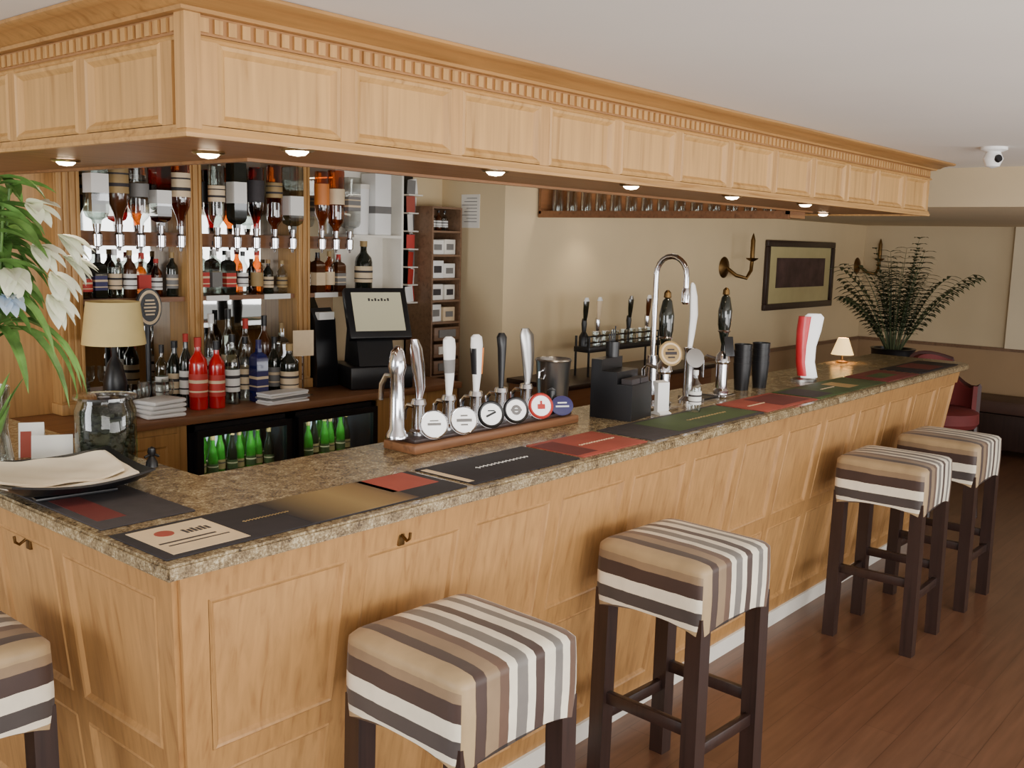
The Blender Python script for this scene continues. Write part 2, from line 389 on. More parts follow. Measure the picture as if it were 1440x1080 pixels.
for i in range(13): x = .11+i*cp; bx('stile', m_oakz, can, x-.02,x+.02,-.0105,0,2.012,2.174)
for i in range(7): y = .06+i*.35; bx('stile', m_oakz, can, CX0-.0105,CX0,y-.02,y+.02,2.012,2.174)
for i in range(12): MB().raised(MFc, .11+i*cp+.020,.11+(i+1)*cp-.020,2.013,2.173,RC).build('panel', m_oakpan, can, smooth=False)
for i in range(6): MB().raised(MLc, -(.06+(i+1)*.35)+.020,-(.06+i*.35)-.020,2.013,2.173,RC).build('panel', m_oakpan, can, smooth=False)
for i in range(5): MB().raised(MRc, .1+i*.38,.44+i*.38,2.013,2.173,RC).build('panel', m_oakpan, can, smooth=False)
b = MB(); b.prism([(CX0-.016,-.016),(CX0+.02,-.016),(CX0+.02,0),(CX0,0),(CX0,.02),(CX0-.016,.02)], 'z', 2.003, 2.221)
b.build('corner_post', m_oakz, can)
# downlights
dl = []
for px, py in ((418,202),(697,230),(888,253),(1030,267),(1133,281)): dl.append((on_y(px,py,.06).x, .06, 'long front of the canopy'))
for px in (848,993,1158): dl.append((4.15, on_x(px,294,4.15).y, 'far return of the canopy'))
dl += [(.33,.34,'near corner of the canopy'),(.30,1.0,'left return of the canopy'),(.3,1.7,'left return of the canopy')]
cnt = {}
for i, (x, y, wh) in enumerate(dl):
    k = cnt.get(wh, 0); cnt[wh] = k+1
    far = wh.startswith('far')
    lab = f'{ORD[k]} small round downlight from the wall under the far return of the canopy' if far else f'{ORD[k]} small round downlight, counting away from the camera, under the {wh}'
    t = thing('downlight', lab, 'downlight', (x,y,ZB-.001), 0, 'downlights under the canopy')
    MB().lathe([(.026,.0),(.038,.0),(.039,-.004),(.034,-.008),(.026,-.006)], seg=24).build('bezel', m_bezel, t)
    MB().lathe([(0,0),(.0255,0),(.0255,-.008),(.018,-.015),(0,-.018)], seg=24).build('lens', m_lens, t)
    ld = bpy.data.lights.new('downlight_lamp', 'SPOT'); ld.energy = 3.5 if far else 5; ld.color = (1,.84,.62); ld.spot_size = R(120); ld.spot_blend = .9; ld.shadow_soft_size = .03
    lo = bpy.data.objects.new('downlight_lamp', ld); COL.objects.link(lo); lo.location = (x,y+(0 if far else .1),ZB-.03)

# ------------------------------------------------------------------ bar stools
def seat_mesh():
    a = .208; zt = .86; N = 96; bm = bmesh.new()
    def per(h, k, e=16):                      # rounded square
        t = 2*PI*k/N+PI/4; c, s = math.cos(t), math.sin(t)
        r = h/((abs(c)**e+abs(s)**e)**(1/e))
        return r*c, r*s
    rings = []
    def zb(x, y): return .668-.034*(min(abs(x),abs(y))/a)**3
    for lev in range(10):
        rr = []
        for k in range(N):
            if lev < 5:
                x, y = per(a-.003+(.003*math.sin(PI*lev/4)), k); z0 = zb(x,y); z = z0+(zt-.026-z0)*lev/4
            else:
                ins, z, e = ((.003,zt-.013,14),(.013,zt-.002,12),(.04,zt+.004,10),(.09,zt+.008,8),(.15,zt+.010,6))[lev-5]
                x, y = per(a-ins, k, e)
            rr.append(bm.verts.new((x,y,z)))
        rings.append(rr)
    for A, B in zip(rings, rings[1:]):
        for k in range(N): bm.faces.new((A[k],A[(k+1)%N],B[(k+1)%N],B[k]))
    bm.faces.new(rings[-1]); bm.faces.new(rings[0][::-1])
    bmesh.ops.recalc_face_normals(bm, faces=bm.faces)
    uv = bm.loops.layers.uv.new('UVMap')
    for f in bm.faces:
        cx = f.calc_center_median()
        for lp in f.loops:
            p = lp.vert.co; u = p.x
            if abs(cx.x) > abs(cx.y)+.002 and abs(f.normal.x) > .55: u = math.copysign(a-.010+(zt-.006-p.z), cx.x)
            lp[uv].uv = ((u+UR)/(2*UR), p.y)
    me = bpy.data.meshes.new('seat'); bm.to_mesh(me); bm.free(); me.materials.append(m_stripe)
    for p in me.polygons: p.use_smooth = True
    me.set_sharp_from_angle(angle=R(50))
    return me
st = thing('bar_stool', 'striped bar stool nearest the camera on the long side of the bar', 'stool', (.655,-.215,0), R(-2), 'striped bar stools')
so = bpy.data.objects.new('seat', seat_mesh()); COL.objects.link(so); so.parent = st
for sx in (-1,1):
    for sy in (-1,1):
        X, Y = sx*.174, sy*.174
        MB().prism([(-.027,-.027),(.027,-.027),(.027,.027),(-.027,.027)], 'z', 0, .70,
                   Matrix(((1,0,-sx*.006/.7,X+sx*.006),(0,1,-sy*.006/.7,Y+sy*.006),(0,0,1,0),(0,0,0,1)))).build('leg', m_dark, st)
for sy in (-1,1): bx('stretcher', m_dark, st, -.165,.165,sy*.177-.012,sy*.177+.012,.24,.28, bev=.003)
for sx in (-1,1): bx('stretcher', m_dark, st, sx*.177-.012,sx*.177+.012,-.165,.165,.31,.35, bev=.003)
dup(st, (1.70,-.215,0), R(-3), 'second striped bar stool from the camera on the long side, standing well apart')
dup(st, (3.56,-.225,0), R(1), 'third striped bar stool from the camera, just in front of the furthest stool')
dup(st, (4.33,-.235,0), R(-1), 'striped bar stool furthest from the camera at the far end of the bar')
dup(st, (-.245,.63,0), R(90), 'striped bar stool at the short left side of the bar, cut by the photo edge')

# ------------------------------------------------------------------ back bar
bc = thing('back_counter', 'wooden back counter with dark edge under the mirrored shelves', 'counter', (0,0,0))
b = MB(); b.box(.5,3.05,2.06,2.615,.965,1.0, bev=.004); b.build('counter_top', m_walnut, bc)
bx('cabinet_body', m_oakz, bc, .5,1.32,2.1,2.6,0,.964); bx('cabinet_body', m_oakz, bc, 2.44,3.05,2.1,2.6,0,.964)
for x in (.55,.92): 
    dr = MB().raised(MFc @ Matrix.Translation((0,0,-2.1)), x,x+.35,.1,.93,[(0,0),(0,.012),(.05,.012),(.06,.006)]).build('cabinet_door', m_oakz, bc, smooth=False)
    MB().box(x+.29,x+.31,2.07,2.09,.7,.78,bev=.003).build('handle', m_brass, dr)
fr = thing('bottle_fridge', 'black double glass-door bottle fridge lit inside under the back counter', 'fridge', (1.33,2.06,0))
b = MB(); W = 1.10
b.box(0,W,.5,.52,.06,.95); b.box(0,.03,.04,.5,.0,.95); b.box(W-.03,W,.04,.5,0,.95); b.box(W/2-.03,W/2+.03,.04,.5,.06,.95); b.box(0,W,.04,.5,.0,.08); b.box(0,W,.04,.5,.92,.95)
b.build('casing', m_black, fr)
for s0, s1 in ((.03,W/2-.03),(W/2+.03,W-.03)): bx('interior_lining', m_lining_glow, fr, s0,s1,.48,.498,.08,.92)  # back lining itself glows, standing in for the fridge's inner light
for s0 in (.03, W/2+.03):
    bx('wire_shelf', m_steel, fr, s0,s0+W/2-.06,.08,.47,.64,.648); bx('wire_shelf', m_steel, fr, s0,s0+W/2-.06,.08,.47,.34,.348)
    b = MB(); e0, e1 = s0-.01, s0+W/2-.05
    for q in ((e0,e0+.03,.0,.035,.09,.93),(e1-.03,e1,.0,.035,.09,.93),(e0+.03,e1-.03,.0,.035,.09,.13),(e0+.03,e1-.03,.0,.035,.90,.93)): b.box(*q)
    d = b.build('door', m_black, fr); bx('pane', m_fgl, d, e0+.03,e1-.03,.012,.016,.13,.90)
    ld = bpy.data.lights.new('fridge_lamp','AREA'); ld.shape = 'RECTANGLE'; ld.size = .4; ld.size_y = .03; ld.energy = 1.4; ld.color = (.92,1,.95)
    lo = bpy.data.objects.new('fridge_lamp', ld); COL.objects.link(lo); lo.location = (1.33+s0+.245,2.11,.915); lo.rotation_euler = (R(35),0,0)

# bottle kit
CACHE = {}
def bottle(name, label, cat, loc, kind, glassm, h, r, lab=m_paper, cap=m_black, group=None, inverted=False, rz=0, band=True, lr_=(.30,.70)):
    t = thing(name, label, cat, loc, rz, group)
    key = (kind, glassm.name, round(h,3), round(r,3), lab.name if lab else None, cap.name, inverted)
    if key in CACHE:
        par = t
        for nm, me in CACHE[key]:
            o = bpy.data.objects.new(nm, me); COL.objects.link(o); o.parent = par if nm == 'label_print' else t
            if nm == 'paper_label': par = o
        return t
    P = {'spirit':[(0,0),(.95,0),(1,.02),(1,.62),(.93,.69),(.42,.78),(.34,.82),(.34,.93),(0,.93)],
         'wine':[(0,0),(.95,0),(1,.02),(1,.58),(.88,.67),(.42,.77),(.36,.82),(.36,.95),(0,.95)],
         'square':[(0,0),(.95,0),(1,.02),(1,.7),(.8,.76),(.36,.8),(.32,.92),(0,.92)],
         'beer':[(0,0),(.95,0),(1,.02),(1,.55),(.8,.68),(.45,.8),(.4,.97),(0,.97)]}[kind]
    if inverted: P = {'spirit':[(0,0),(.95,0),(1,.02),(1,.76),(.93,.82),(.5,.89),(.36,.92),(.34,1.0),(0,1.0)],
                      'wine':[(0,0),(.9,0),(.95,.02),(1,.55),(.9,.68),(.5,.8),(.36,.88),(.34,1.0),(0,1.0)],
                      'square':[(0,0),(.95,0),(1,.02),(1,.8),(.85,.86),(.4,.9),(.34,1.0),(0,1.0)]}[kind]
    f = (lambda z: .10+h-z*h) if inverted else (lambda z: z*h)
    sg = 4 if kind == 'square' else 16
    M = Matrix.Rotation(PI/4,4,'Z') if kind == 'square' else None; k = 1.25 if kind == 'square' else 1
    made = []
    made.append(MB().lathe([(a*r*k,f(z)) for a,z in P], seg=sg, M=M).build('bottle_body', glassm, t))
    if lab:
        z0, z1 = lr_ if inverted else ((.24,.42) if kind == 'beer' else (.18,.5))
        if kind == 'wine' and inverted: z0, z1 = .2, .54
        q = MB().lathe([(r*k+.0008,f(z0)),(r*k+.0008,f(z1))], seg=sg, M=M).build('paper_label', lab, t); made.append(q)
        if band:
            pm = m_mat2 if lab in (m_paper, m_creamp, m_gold, m_orange) else m_creamp
            dz = z1-z0
            bb = MB().lathe([(r*k+.0014,f(z0+dz*.6)),(r*k+.0014,f(z0+dz*.74))], seg=sg, M=M)
            if kind != 'beer': bb.lathe([(r*k+.0014,f(z0+dz*.2)),(r*k+.0014,f(z0+dz*.27))], seg=sg, M=M)
            made.append(bb.build('label_print', pm, q))
    if inverted:
        made.append(MB().lathe([(0,0),(.006,0),(.008,.015),(.02,.02),(.022,.07),(.014,.08),(.018,.115),(0,.115)], seg=12).build('optic_measure', m_chrome, t))
        made.append(MB().box(-.012,.012,.0,.022,.03,.05).build('optic_bracket', m_black, t))
    else:
        nr = P[-2][0]*r; zt = P[-2][1]
        made.append(MB().lathe([(nr*1.15,f(zt-.06)),(nr*1.18,f(1)),(0,f(1))], seg=12).build('cap', cap, t))
    CACHE[key] = [(o.name.split('.')[0], o.data) for o in made]
    return t
GB = 'green beer bottles in the fridge'
for row in range(2):
    for j, s0 in enumerate((1.36, 1.91)):
        nb = 9 if j == 0 else 8
        for i in range(nb):
            bottle('beer_bottle', f'{ORD[i]} small bottle from the left in the {["front","rear"][row]} row behind the {"left" if j==0 else "right"} fridge door', 'bottle', (s0+.04+i*.052+.02*row,2.185+.02*(i%2)+.11*row,.648), 'beer', m_greeng if (i+j)%4 else m_wineg, .25-.012*((i+row)%3), .024, m_gold if i%2 else m_green, m_gold if i%3 else m_green, GB)

ga = thing('back_bar_gantry', 'wooden back-bar shelving with mirror backs and fluted pilasters behind the bar', 'shelving', (0,0,0))
PX = (.985, 1.588, 2.225)
for x in PX:
    b = MB(); hw = .055 if x < 1 else .042; b.box(x-hw,x+hw,2.44,2.60,1.001,2.22)
    k = 4 if x < 1 else 3
    for q in range(k): xx = x-hw+.012+q*(2*hw-.024)/(k-1); b.box(xx-.007,xx+.007,2.43,2.445,1.06,2.16, bev=.003)
    b.box(x-hw-.008,x+hw+.008,2.425,2.60,1.001,1.05, bev=.004)
    b.build('pilaster', m_oakz, ga)
bx('end_panel', m_oakz, ga, .55,.93,2.52,2.60,1.001,2.22)
bays = ((1.042,1.545),(1.631,2.182),(2.268,2.55))
for a, c in bays:
    bx('mirror', m_mirror, ga, a,c,2.598,2.612,1.001,2.2)
    bx('shelf', m_walnut, ga, a,c,2.46,2.597,1.478,1.50)
    bx('optic_rail', m_walnut, ga, a,c,2.46,2.485,1.735,1.80)
    bx('shelf', m_walnut, ga, a,c,2.485,2.597,1.735,1.75)
bx('cornice', m_walnut, ga, .9,2.56,2.42,2.61,2.2,2.25)
for px0, px1, py0, py1 in ((290,322,404,416),(372,408,400,414),(443,475,401,413)):
    p = on_y(px0,py0,2.455); q = on_y(px1,py1,2.455); bx('price_ticket', m_paper, ga, p.x,q.x,2.452,2.459,1.476,1.502)
OG = 'upside-down spirit bottles on optics'
opt = [[m_gin,m_brownb,m_clear,m_redl,m_amber],[m_gin,m_wineg,m_redl,m_amber,m_gin],[m_amber,m_amber,m_clear]]
nm = ['left','middle','right']
rnd = random.Random(21)
LABS = [m_paper,m_creamp,m_paper,m_grey,m_gold,m_bluep,m_paper,m_red,m_mat2,m_creamp]
OL = [[m_paper,m_gold,m_grey,m_paper,m_creamp],[m_creamp,m_paper,m_mat2,m_gold,m_paper],[m_orange,m_creamp,m_grey]]
for bi, (a, c) in enumerate(bays):
    n = len(opt[bi])
    for i, g in enumerate(opt[bi]):
        x = a+(c-a)*(i+.5)/n; kd = ['square','spirit','wine'][(i*2+bi)%3]; z0 = .25+.2*rnd.random()
        bottle('optic_bottle', f'{ORD[i]} upside-down spirit bottle from the left on the optics of the {nm[bi]} mirrored bay', 'bottle', (x,2.40,1.715), kd, g, .28+.055*rnd.random(), .038+.009*rnd.random(), OL[bi][i], m_black, OG, True, rnd.uniform(-.5,.5) if kd != 'square' else 0, (i+bi)%3 == 1, (z0,z0+.2+.12*rnd.random()))
shelfb = [[m_clear,m_wineg,m_gin,m_brownb,m_gin,m_amber,m_wineg],[m_clear,m_gin,m_wineg,m_clear,m_amber,m_wineg,m_clear],[m_amber,m_brownb,m_amber,m_brownb]]
for bi, (a, c) in enumerate(bays):
    n = len(shelfb[bi])
    for i, g in enumerate(shelfb[bi]):
        x = a+(c-a)*(i+.5)/n
        bottle('spirit_bottle', f'{ORD[i]} upright bottle from the left on the lower shelf of the {nm[bi]} mirrored bay', 'bottle', (x,2.50+.03*rnd.random(),1.501), rnd.choice(['wine','spirit','square']), g, .165+.065*rnd.random(), .027+.008*rnd.random(), rnd.choice(LABS), rnd.choice([m_black,m_gold,m_white2,m_red]), 'upright bottles on the lower shelf', band=rnd.random()<.6)
# bottles on back counter
def cb(px, label, kind, g, h, r, y, lab=m_paper, cap=m_black):
    p = on_y(px, 540, y); bottle('counter_bottle', label, 'bottle', (p.x,y,1.001), kind, g, h, r, lab, cap, 'bottles on the back counter')
cb(279,'left of two bright red bottles standing on the back counter','spirit',m_redb,.33,.042,2.22,m_red,m_red)
cb(305,'right of two bright red bottles standing on the back counter','spirit',m_redb,.31,.038,2.2,m_red,m_black)
cb(327,'pale clear bottle beside the red bottles on the back counter','wine',m_gin,.33,.035,2.25)
cb(364,'dark blue bottle on the back counter','square',m_blue,.30,.036,2.22,m_bluep,m_bluep)
cb(345,'slim clear bottle left of the blue bottle on the back counter','wine',m_clear,.31,.032,2.30,m_creamp)
cb(386,'tall dark bottle just right of the blue bottle on the back counter','wine',m_wineg,.30,.034,2.3,m_grey)
cb(407,'squat black bottle with pale label on the back counter','spirit',m_wineg,.27,.045,2.22,m_creamp,m_gold)
cb(298,'tall clear bottle behind the red bottles on the back counter','wine',m_clear,.42,.035,2.38,m_paper,m_white2)
cb(322,'second tall clear bottle, behind the pale clear bottle on the back counter','wine',m_gin,.44,.035,2.38,m_creamp)
cb(346,'clear bottle behind the blue bottle on the back counter','spirit',m_clear,.39,.036,2.38,m_grey,m_red)
cb(372,'brown bottle with gold label behind the blue bottle on the back counter','spirit',m_brownb,.40,.036,2.38,m_gold)
cb(396,'clear square bottle behind the squat black bottle on the back counter','square',m_gin,.36,.033,2.38,m_paper,m_gold)
cb(262,'slim green-black bottle just left of the red bottles on the back counter','wine',m_wineg,.34,.03,2.31,m_paper,m_red)
cb(246,'dark wine bottle second left of the red bottles on the back counter','wine',m_wineg,.30,.036,2.4,m_creamp)
cb(228,'pale bottle left of the dark wine bottle on the back counter','spirit',m_gin,.29,.028,2.36,m_paper)
# glasses
for i in range(6):
    t = thing('wine_glass', f'{ORD[i]} stemmed glass from the left in the row on the back counter', 'glass', (1.06+i*.058,2.27+.03*(i%2),1.001), 0, 'stemmed glasses on the back counter')
    MB().lathe([(0,.0),(.028,0),(.028,.003),(.004,.006)], seg=14).build('foot', m_clear, t)
    MB().lathe([(.004,.005),(.004,.06)], seg=8).build('stem', m_clear, t)
    MB().lathe([(0,.06),(.02,.065),(.029,.09),(.026,.14)], seg=14).build('bowl', m_clear, t)
# yellow lamp on back counter
p = on_y(160,470,2.22)
t = thing('table_lamp', 'table lamp with cream yellow shade and dark base on the back counter', 'lamp', (p.x,2.22,1.001))
MB().lathe([(0,0),(.06,0),(.062,.02),(.03,.04),(.045,.1),(.05,.16),(.03,.24),(.012,.27),(.012,.38),(0,.38)]).build('base', m_black, t)
MB().lathe([(.13,.325),(.108,.505),(.105,.505),(.127,.325)], seg=28).build('shade', m_shade2, t)
# oval plaque
p = on_y(205,425,2.42)
t = thing('beer_badge', 'black oval beer badge with pale crest standing before the left mirror', 'badge', (p.x,2.41,1.001))
MB().lathe([(0,0),(.035,0),(.035,.012),(.012,.02),(.012,.40),(0,.40)]).build('stand', m_black, t)
Mx = Matrix.Translation((0,-.015,.46)) @ Matrix.Rotation(PI/2,4,'X') @ Matrix.Diagonal((1,1.4,1,1))
MB().lathe([(0,-.01),(.062,-.01),(.062,.006),(0,.006)], seg=28, M=Mx).build('plaque', m_black, t)
MB().lathe([(.046,.008),(.05,.012),(.056,.008)], seg=28, M=Mx).build('rim', m_creamp, t)
b = MB()
for k in range(5): b.box(-.03+.004*abs(k-2),.03-.004*abs(k-2),-.0265,-.0245,.425+k*.016,.432+k*.016)
b.build('crest', m_creamp, t)
# towels, papers
t = thing('towel_stack', 'stack of folded pale blue-white towels on the left of the back counter', 'towels', (on_y(225,570,2.16).x,2.16,1.0))
for k in range(4): MB().box(-.09,.09,-.07,.07,.002+k*.02,.02+k*.02,bev=.008,M=Matrix.Rotation(R(6*k-5),4,'Z')).build('towel', m_white2, t)
t = thing('paper_pile', 'loose pile of white papers and booklets on the back counter', 'papers', (on_y(395,550,2.15).x,2.135,1.0))
for k in range(5): MB().box(-.12,.12,-.05,.05,.001+k*.011,.010+k*.011,M=Matrix.Rotation(R([0,10,-6,8,4][k]),4,'Z')).build('booklet', [m_paper,m_white2,m_grey,m_paper,m_white2][k], t)
# till
p = on_y(520,530,2.28)
ti = thing('till', 'black touchscreen till with tilted pale screen on the back counter', 'till', (p.x+.01,2.29,1.001), R(-22))
MB().box(-.16,.19,-.16,.16,0,.12,bev=.008).build('cash_drawer', m_black, ti)
MB().prism([(-.12,.12),(.14,.12),(.1,.3),(.04,.44),(-.02,.44),(-.06,.3)], 'x', -.1,.1).build('pedestal', m_black, ti)
Ms = Matrix.Translation((.02,-.06,.39)) @ Matrix.Rotation(R(-25),4,'X')
MB().box(-.175,.175,-.02,.03,-.14,.15,bev=.01,M=Ms).build('screen_housing', m_black, ti)
s_ = MB().box(-.14,.14,-.0225,-.019,-.1,.12,M=Ms).build('screen', m_screen, ti)
b = MB()
for k in range(7): b.box(-.05+k*.018,-.04+k*.018,-.024,-.022,.07,.086-.006*(k%2),M=Ms)
b.build('screen_text', m_mat2, s_)
t = thing('receipt_printer', 'black receipt printer block left of the till on the back counter', 'printer', (on_y(448,450,2.47).x,2.475,1.001))
MB().prism([(-.08,0),(.07,0),(.07,.40),(-.02,.42),(-.06,.36),(-.08,.12)], 'x', -.07,.07).build('printer_body', m_black, t)
MB().box(-.05,.05,-.075,-.04,.36,.40).build('paper_slip', m_paper, t)
p = on_y(433,480,2.2)
t = thing('card_stand', 'small cream card on a clear stand between the bottles and the till', 'card', (p.x,2.24,1.001), R(-15))
MB().box(-.04,.04,-.03,.03,0,.006).build('foot', m_clear, t); MB().box(-.004,.004,-.004,.004,.006,.22).build('post', m_chrome, t); MB().box(-.055,.055,-.006,-.003,.2,.33).build('card_face', m_creamp, t)
# white cube shelf + tubs
wx0, wx1 = on_y(488,360,2.5).x, on_y(557,360,2.5).x
t = thing('white_shelf_box', 'white boxed shelf right of the mirrored bays holding a dark bottle', 'shelf', (0,0,0))
bx('back_board', m_white, t, wx0,wx1,2.60,2.615,1.48,2.2); bx('board', m_white, t, wx0,wx1-.015,2.44,2.6,1.48,1.5); bx('board', m_white, t, wx0,wx1-.015,2.44,2.6,1.80,1.815); bx('side_board', m_white, t, wx1-.015,wx1,2.44,2.6,1.48,2.2)
bottle('liqueur_bottle','dark bottle with cream label inside the white boxed shelf','bottle',(wx0+.12,2.5,1.501),'wine',m_wineg,.28,.05,m_creamp,m_gold)
t = thing('storage_tub', 'tall white lidded tub on top of the white boxed shelf', 'tub', (wx0+.085,2.52,1.816))
MB().lathe([(0,0),(.065,0),(.07,.25),(0,.25)]).build('tub_body', m_white2, t); MB().lathe([(.072,.25),(.072,.275),(0,.28)]).build('lid', m_white, t)
t = thing('carton', 'white carton beside the tub on top of the white boxed shelf', 'carton', (wx0+.23,2.52,1.816))
MB().box(-.06,.06,-.06,.06,0,.34,bev=.004).build('carton_body', m_white2, t); MB().box(-.061,.061,-.061,.061,.12,.16).build('printed_band', m_grey, t)
# leaflet rack
t = thing('leaflet_rack', 'wall rack crammed with leaflets and red cards next to the white shelf', 'rack', (on_y(577,340,2.55).x-.01,2.565,1.42))
MB().box(-.06,.06,.02,.045,-.02,.76).build('back_board', m_black, t)
lr = random.Random(4)
for k in range(7):
    MB().box(-.056,.056,-.07,.02,k*.105,k*.105+.008).build('tray', m_white, t)
    for q in range(3):
        MB().box(-.028,.028,-.0015,.0015,0,.098-.02*lr.random(),M=Matrix.Translation((-.032+q*.032,-.06+.02*q,k*.105+.008)) @ Matrix.Rotation(R(lr.uniform(-9,9)),4,'Y') @ Matrix.Rotation(R(lr.uniform(-25,25)),4,'Z')).build('leaflet', lr.choice([m_paper,m_white2,m_red,m_paper,m_grey,m_coral,m_white2]), t)
# drawer tower
dx0, dx1 = 3.11, 3.36
t = thing('drawer_tower', 'tall brown wooden drawer tower with cluttered open shelves in the corner by the pier', 'cabinet', (0,0,0))
b = MB(); b.box(dx0,dx0+.012,2.38,2.61,0,1.99); b.box(dx1-.012,dx1,2.38,2.61,0,1.99); b.box(dx0,dx1,2.595,2.61,0,1.99)
TS = (1.3,1.43,1.56,1.70,1.84,1.98)
for z in (.98,)+TS: b.box(dx0+.012,dx1-.012,2.38,2.595,z,z+.012)
b.build('carcass', m_towerw, t)
for k in range(3):
    z = 1.0+k*.1
    d = MB().box(dx0+.02,dx1-.02,2.37,2.39,z,z+.08,bev=.003).build('drawer', m_towerw, t); MB().box(-.07+(dx0+dx1)/2,.07+(dx0+dx1)/2,2.362,2.37,z+.02,z+.065).build('ticket_holder', m_paper if k%2 else m_grey, d)
for k in range(4): bottle('tower_bottle', f'{ORD[k]} small bottle from the left on the top shelf of the drawer tower', 'bottle', (dx0+.045+k*.053,2.48,1.8525), 'wine', [m_wineg,m_clear,m_brownb,m_clear][k], .12, .02, m_paper, m_black, 'bottles on the drawer tower')
for k in range(4):
    for q in range(2):
        t = thing('packet', f'{["left","right"][q]} packet on the {ORD[k]} open shelf up from the drawers of the tower', 'packet', (dx0+.072+q*.107,2.43+.015*lr.random(),TS[k]+.0125), R(lr.uniform(-5,5)), 'packets on the tower shelves')
        hh = .08+.03*lr.random(); MB().box(-.048,.048,-.03,.10,0,hh,bev=.003).build('packet_body', lr.choice([m_white,m_paper,m_white2,m_creamp,m_grey]), t); MB().box(-.03,.03,-.032,-.029,hh*.3,hh*.7).build('printed_panel', lr.choice([m_grey,m_coral,m_mat2,m_gold]), t)
# notice on pier
p = on_x(662,297,3.43)
t = thing('notice', 'white printed notice stuck on the side of the cream pier', 'notice', (3.43,p.y,p.z))
MB().box(-.004,-.0005,-.075,.075,-.1,.1).build('sheet', m_white, t)
b = MB()
for k in range(8): b.box(-.0052,-.004,-.055,.03+.02*(k%3),.075-k*.02,.079-k*.02)
b.build('print', m_grey, t)

# ------------------------------------------------------------------ bar mats
def runner(x0, x1, label, base, prints, y0=.035, y1=.275, rot=False):
    t = thing('bar_runner', label, 'bar mat', (0,0,0), 0, 'bar runners along the worktop')
    b = MB()
    if rot: b.box(y0,y1,x0,x1,TZ,TZ+.004,bev=.0012)
    else: b.box(x0,x1,y0,y1,TZ,TZ+.004,bev=.0012)
    b.build('mat', base, t)
    for (a, c, e, f, m) in prints:
        X0, X1 = x0+(x1-x0)*a, x0+(x1-x0)*c; Y0, Y1 = y0+(y1-y0)*e, y0+(y1-y0)*f
        if rot: X0, X1, Y0, Y1 = Y0, Y1, X0, X1
        MB().box(X0,X1,Y0,Y1,TZ+.004,TZ+.0046).build('print', m, t)
    return t
def scribble(t, x0, x1, yc, h, m, n=14):
    b = MB(); pts = []
    for i in range(n*3+1): pts.append((x0+(x1-x0)*i/(n*3), yc+h*math.sin(i*2.1)*(.5+.5*abs(math.sin(i*.7))), TZ+.0052))
    b.tube(pts, .0011, 5).build('lettering', m, t)
t = runner(.02,.93,'long dark bar runner with gold fade, cream crest patch and red end nearest the corner',m_mat,[(.03,.24,.08,.92,m_creamp),(.42,.80,.01,.99,m_fade),(.78,.97,.35,.98,m_coral)])
b = MB(); b.lathe([(0,0),(.022,0),(.022,.0008),(0,.0008)],(.11,.20,TZ+.0046),20); b.build('crest', m_coral, t)
b = MB(); b.box(.06,.2,.13,.137,TZ+.0046,TZ+.0054); b.box(.07,.22,.108,.113,TZ+.0046,TZ+.0054)
for k in range(6): b.box(.15+k*.011,.157+k*.011,.17,.20-.006*(k%2),TZ+.0046,TZ+.0054)
b.build('lettering', m_mat2, t)
scribble(t,.29,.42,.16,.006,m_gold)
t = runner(.96,1.45,'black bar runner with white script in front of the beer taps',m_mat,[(.0,.05,.1,.9,m_creamp)]); scribble(t,1.10,1.34,.16,.010,m_paper)
t = runner(1.47,1.84,'coral red bar runner just past the beer taps',m_coral,[(.0,.3,.1,.9,m_maroon)]); scribble(t,1.6,1.8,.15,.008,m_creamp)
t = runner(1.87,2.72,'olive green bar runner below the black caddy and hand pumps',m_mat2,[(.25,.98,.08,.92,m_green)]); scribble(t,2.3,2.6,.15,.010,m_gold)
t = runner(2.75,3.25,'dark red and orange bar runner between the two green ones',m_coral,[(.4,.95,.1,.9,m_maroon)]); scribble(t,2.8,2.95,.15,.008,m_creamp)
t = runner(3.28,4.1,'second green bar runner further along the worktop',m_green,[(.0,.25,.1,.9,m_mat2),(.55,.7,.2,.8,m_gold)]); scribble(t,3.55,3.7,.15,.008,m_creamp)
t = runner(4.14,4.6,'maroon bar runner near the far end of the worktop',m_maroon,[(.2,.7,.3,.7,m_green)])
t = runner(4.65,5.3,'black and red bar runner at the far end of the worktop',m_mat,[(.3,.7,.1,.9,m_maroon)])
t = runner(.33,1.15,'dark bar runner with red band under the black dish on the left side',m_mat2,[(.08,.5,.1,.4,m_maroon)],.03,.27,True)

# ------------------------------------------------------------------ left counter things
p = on_z(92,690,TZ)
dish = thing('serving_dish', 'black square dish with upturned corners on the left side of the bar', 'dish', (p.x,p.y,TZ+.0047), R(-8))
def sheet(half, dz, thick, wave=0, half2=None, cx=0, cy=0):
    bm = bmesh.new(); N = 16; grid = []; h = .165; hb = half2 or half
    for i in range(N+1):
        row = []
        for j in range(N+1):
            a, c = (i/N-.5)*2, (j/N-.5)*2; x, y = cx+a*half*(1-.08*c*c), cy+c*hb*(1-.08*a*a)
            e = max(abs(x),abs(y))/h; z = dz+.020*e**4+.022*(abs(x*y)/h/h)**2+wave*math.sin(i*.9+j*.25)*math.cos(j*.6)
            row.append(bm.verts.new((x,y,z)))
        grid.append(row)
    for i in range(N):
        for j in range(N): bm.faces.new((grid[i][j],grid[i+1][j],grid[i+1][j+1],grid[i][j+1]))
    bmesh.ops.recalc_face_normals(bm, faces=bm.faces)
    bmesh.ops.solidify(bm, geom=bm.faces[:], thickness=thick)
    mb = MB(); mb.bm.free(); mb.bm = bm; return mb
sheet(.188,.010,.006).build('dish_body', m_black, dish)
MB().box(-.1,.1,-.1,.1,0,.009,bev=.002).build('foot', m_black, dish)
nk = thing('napkin', 'folded cream cloth napkin lying in the black dish', 'napkin', dish.location+Vector((-.008,.010,.001)), R(-12))
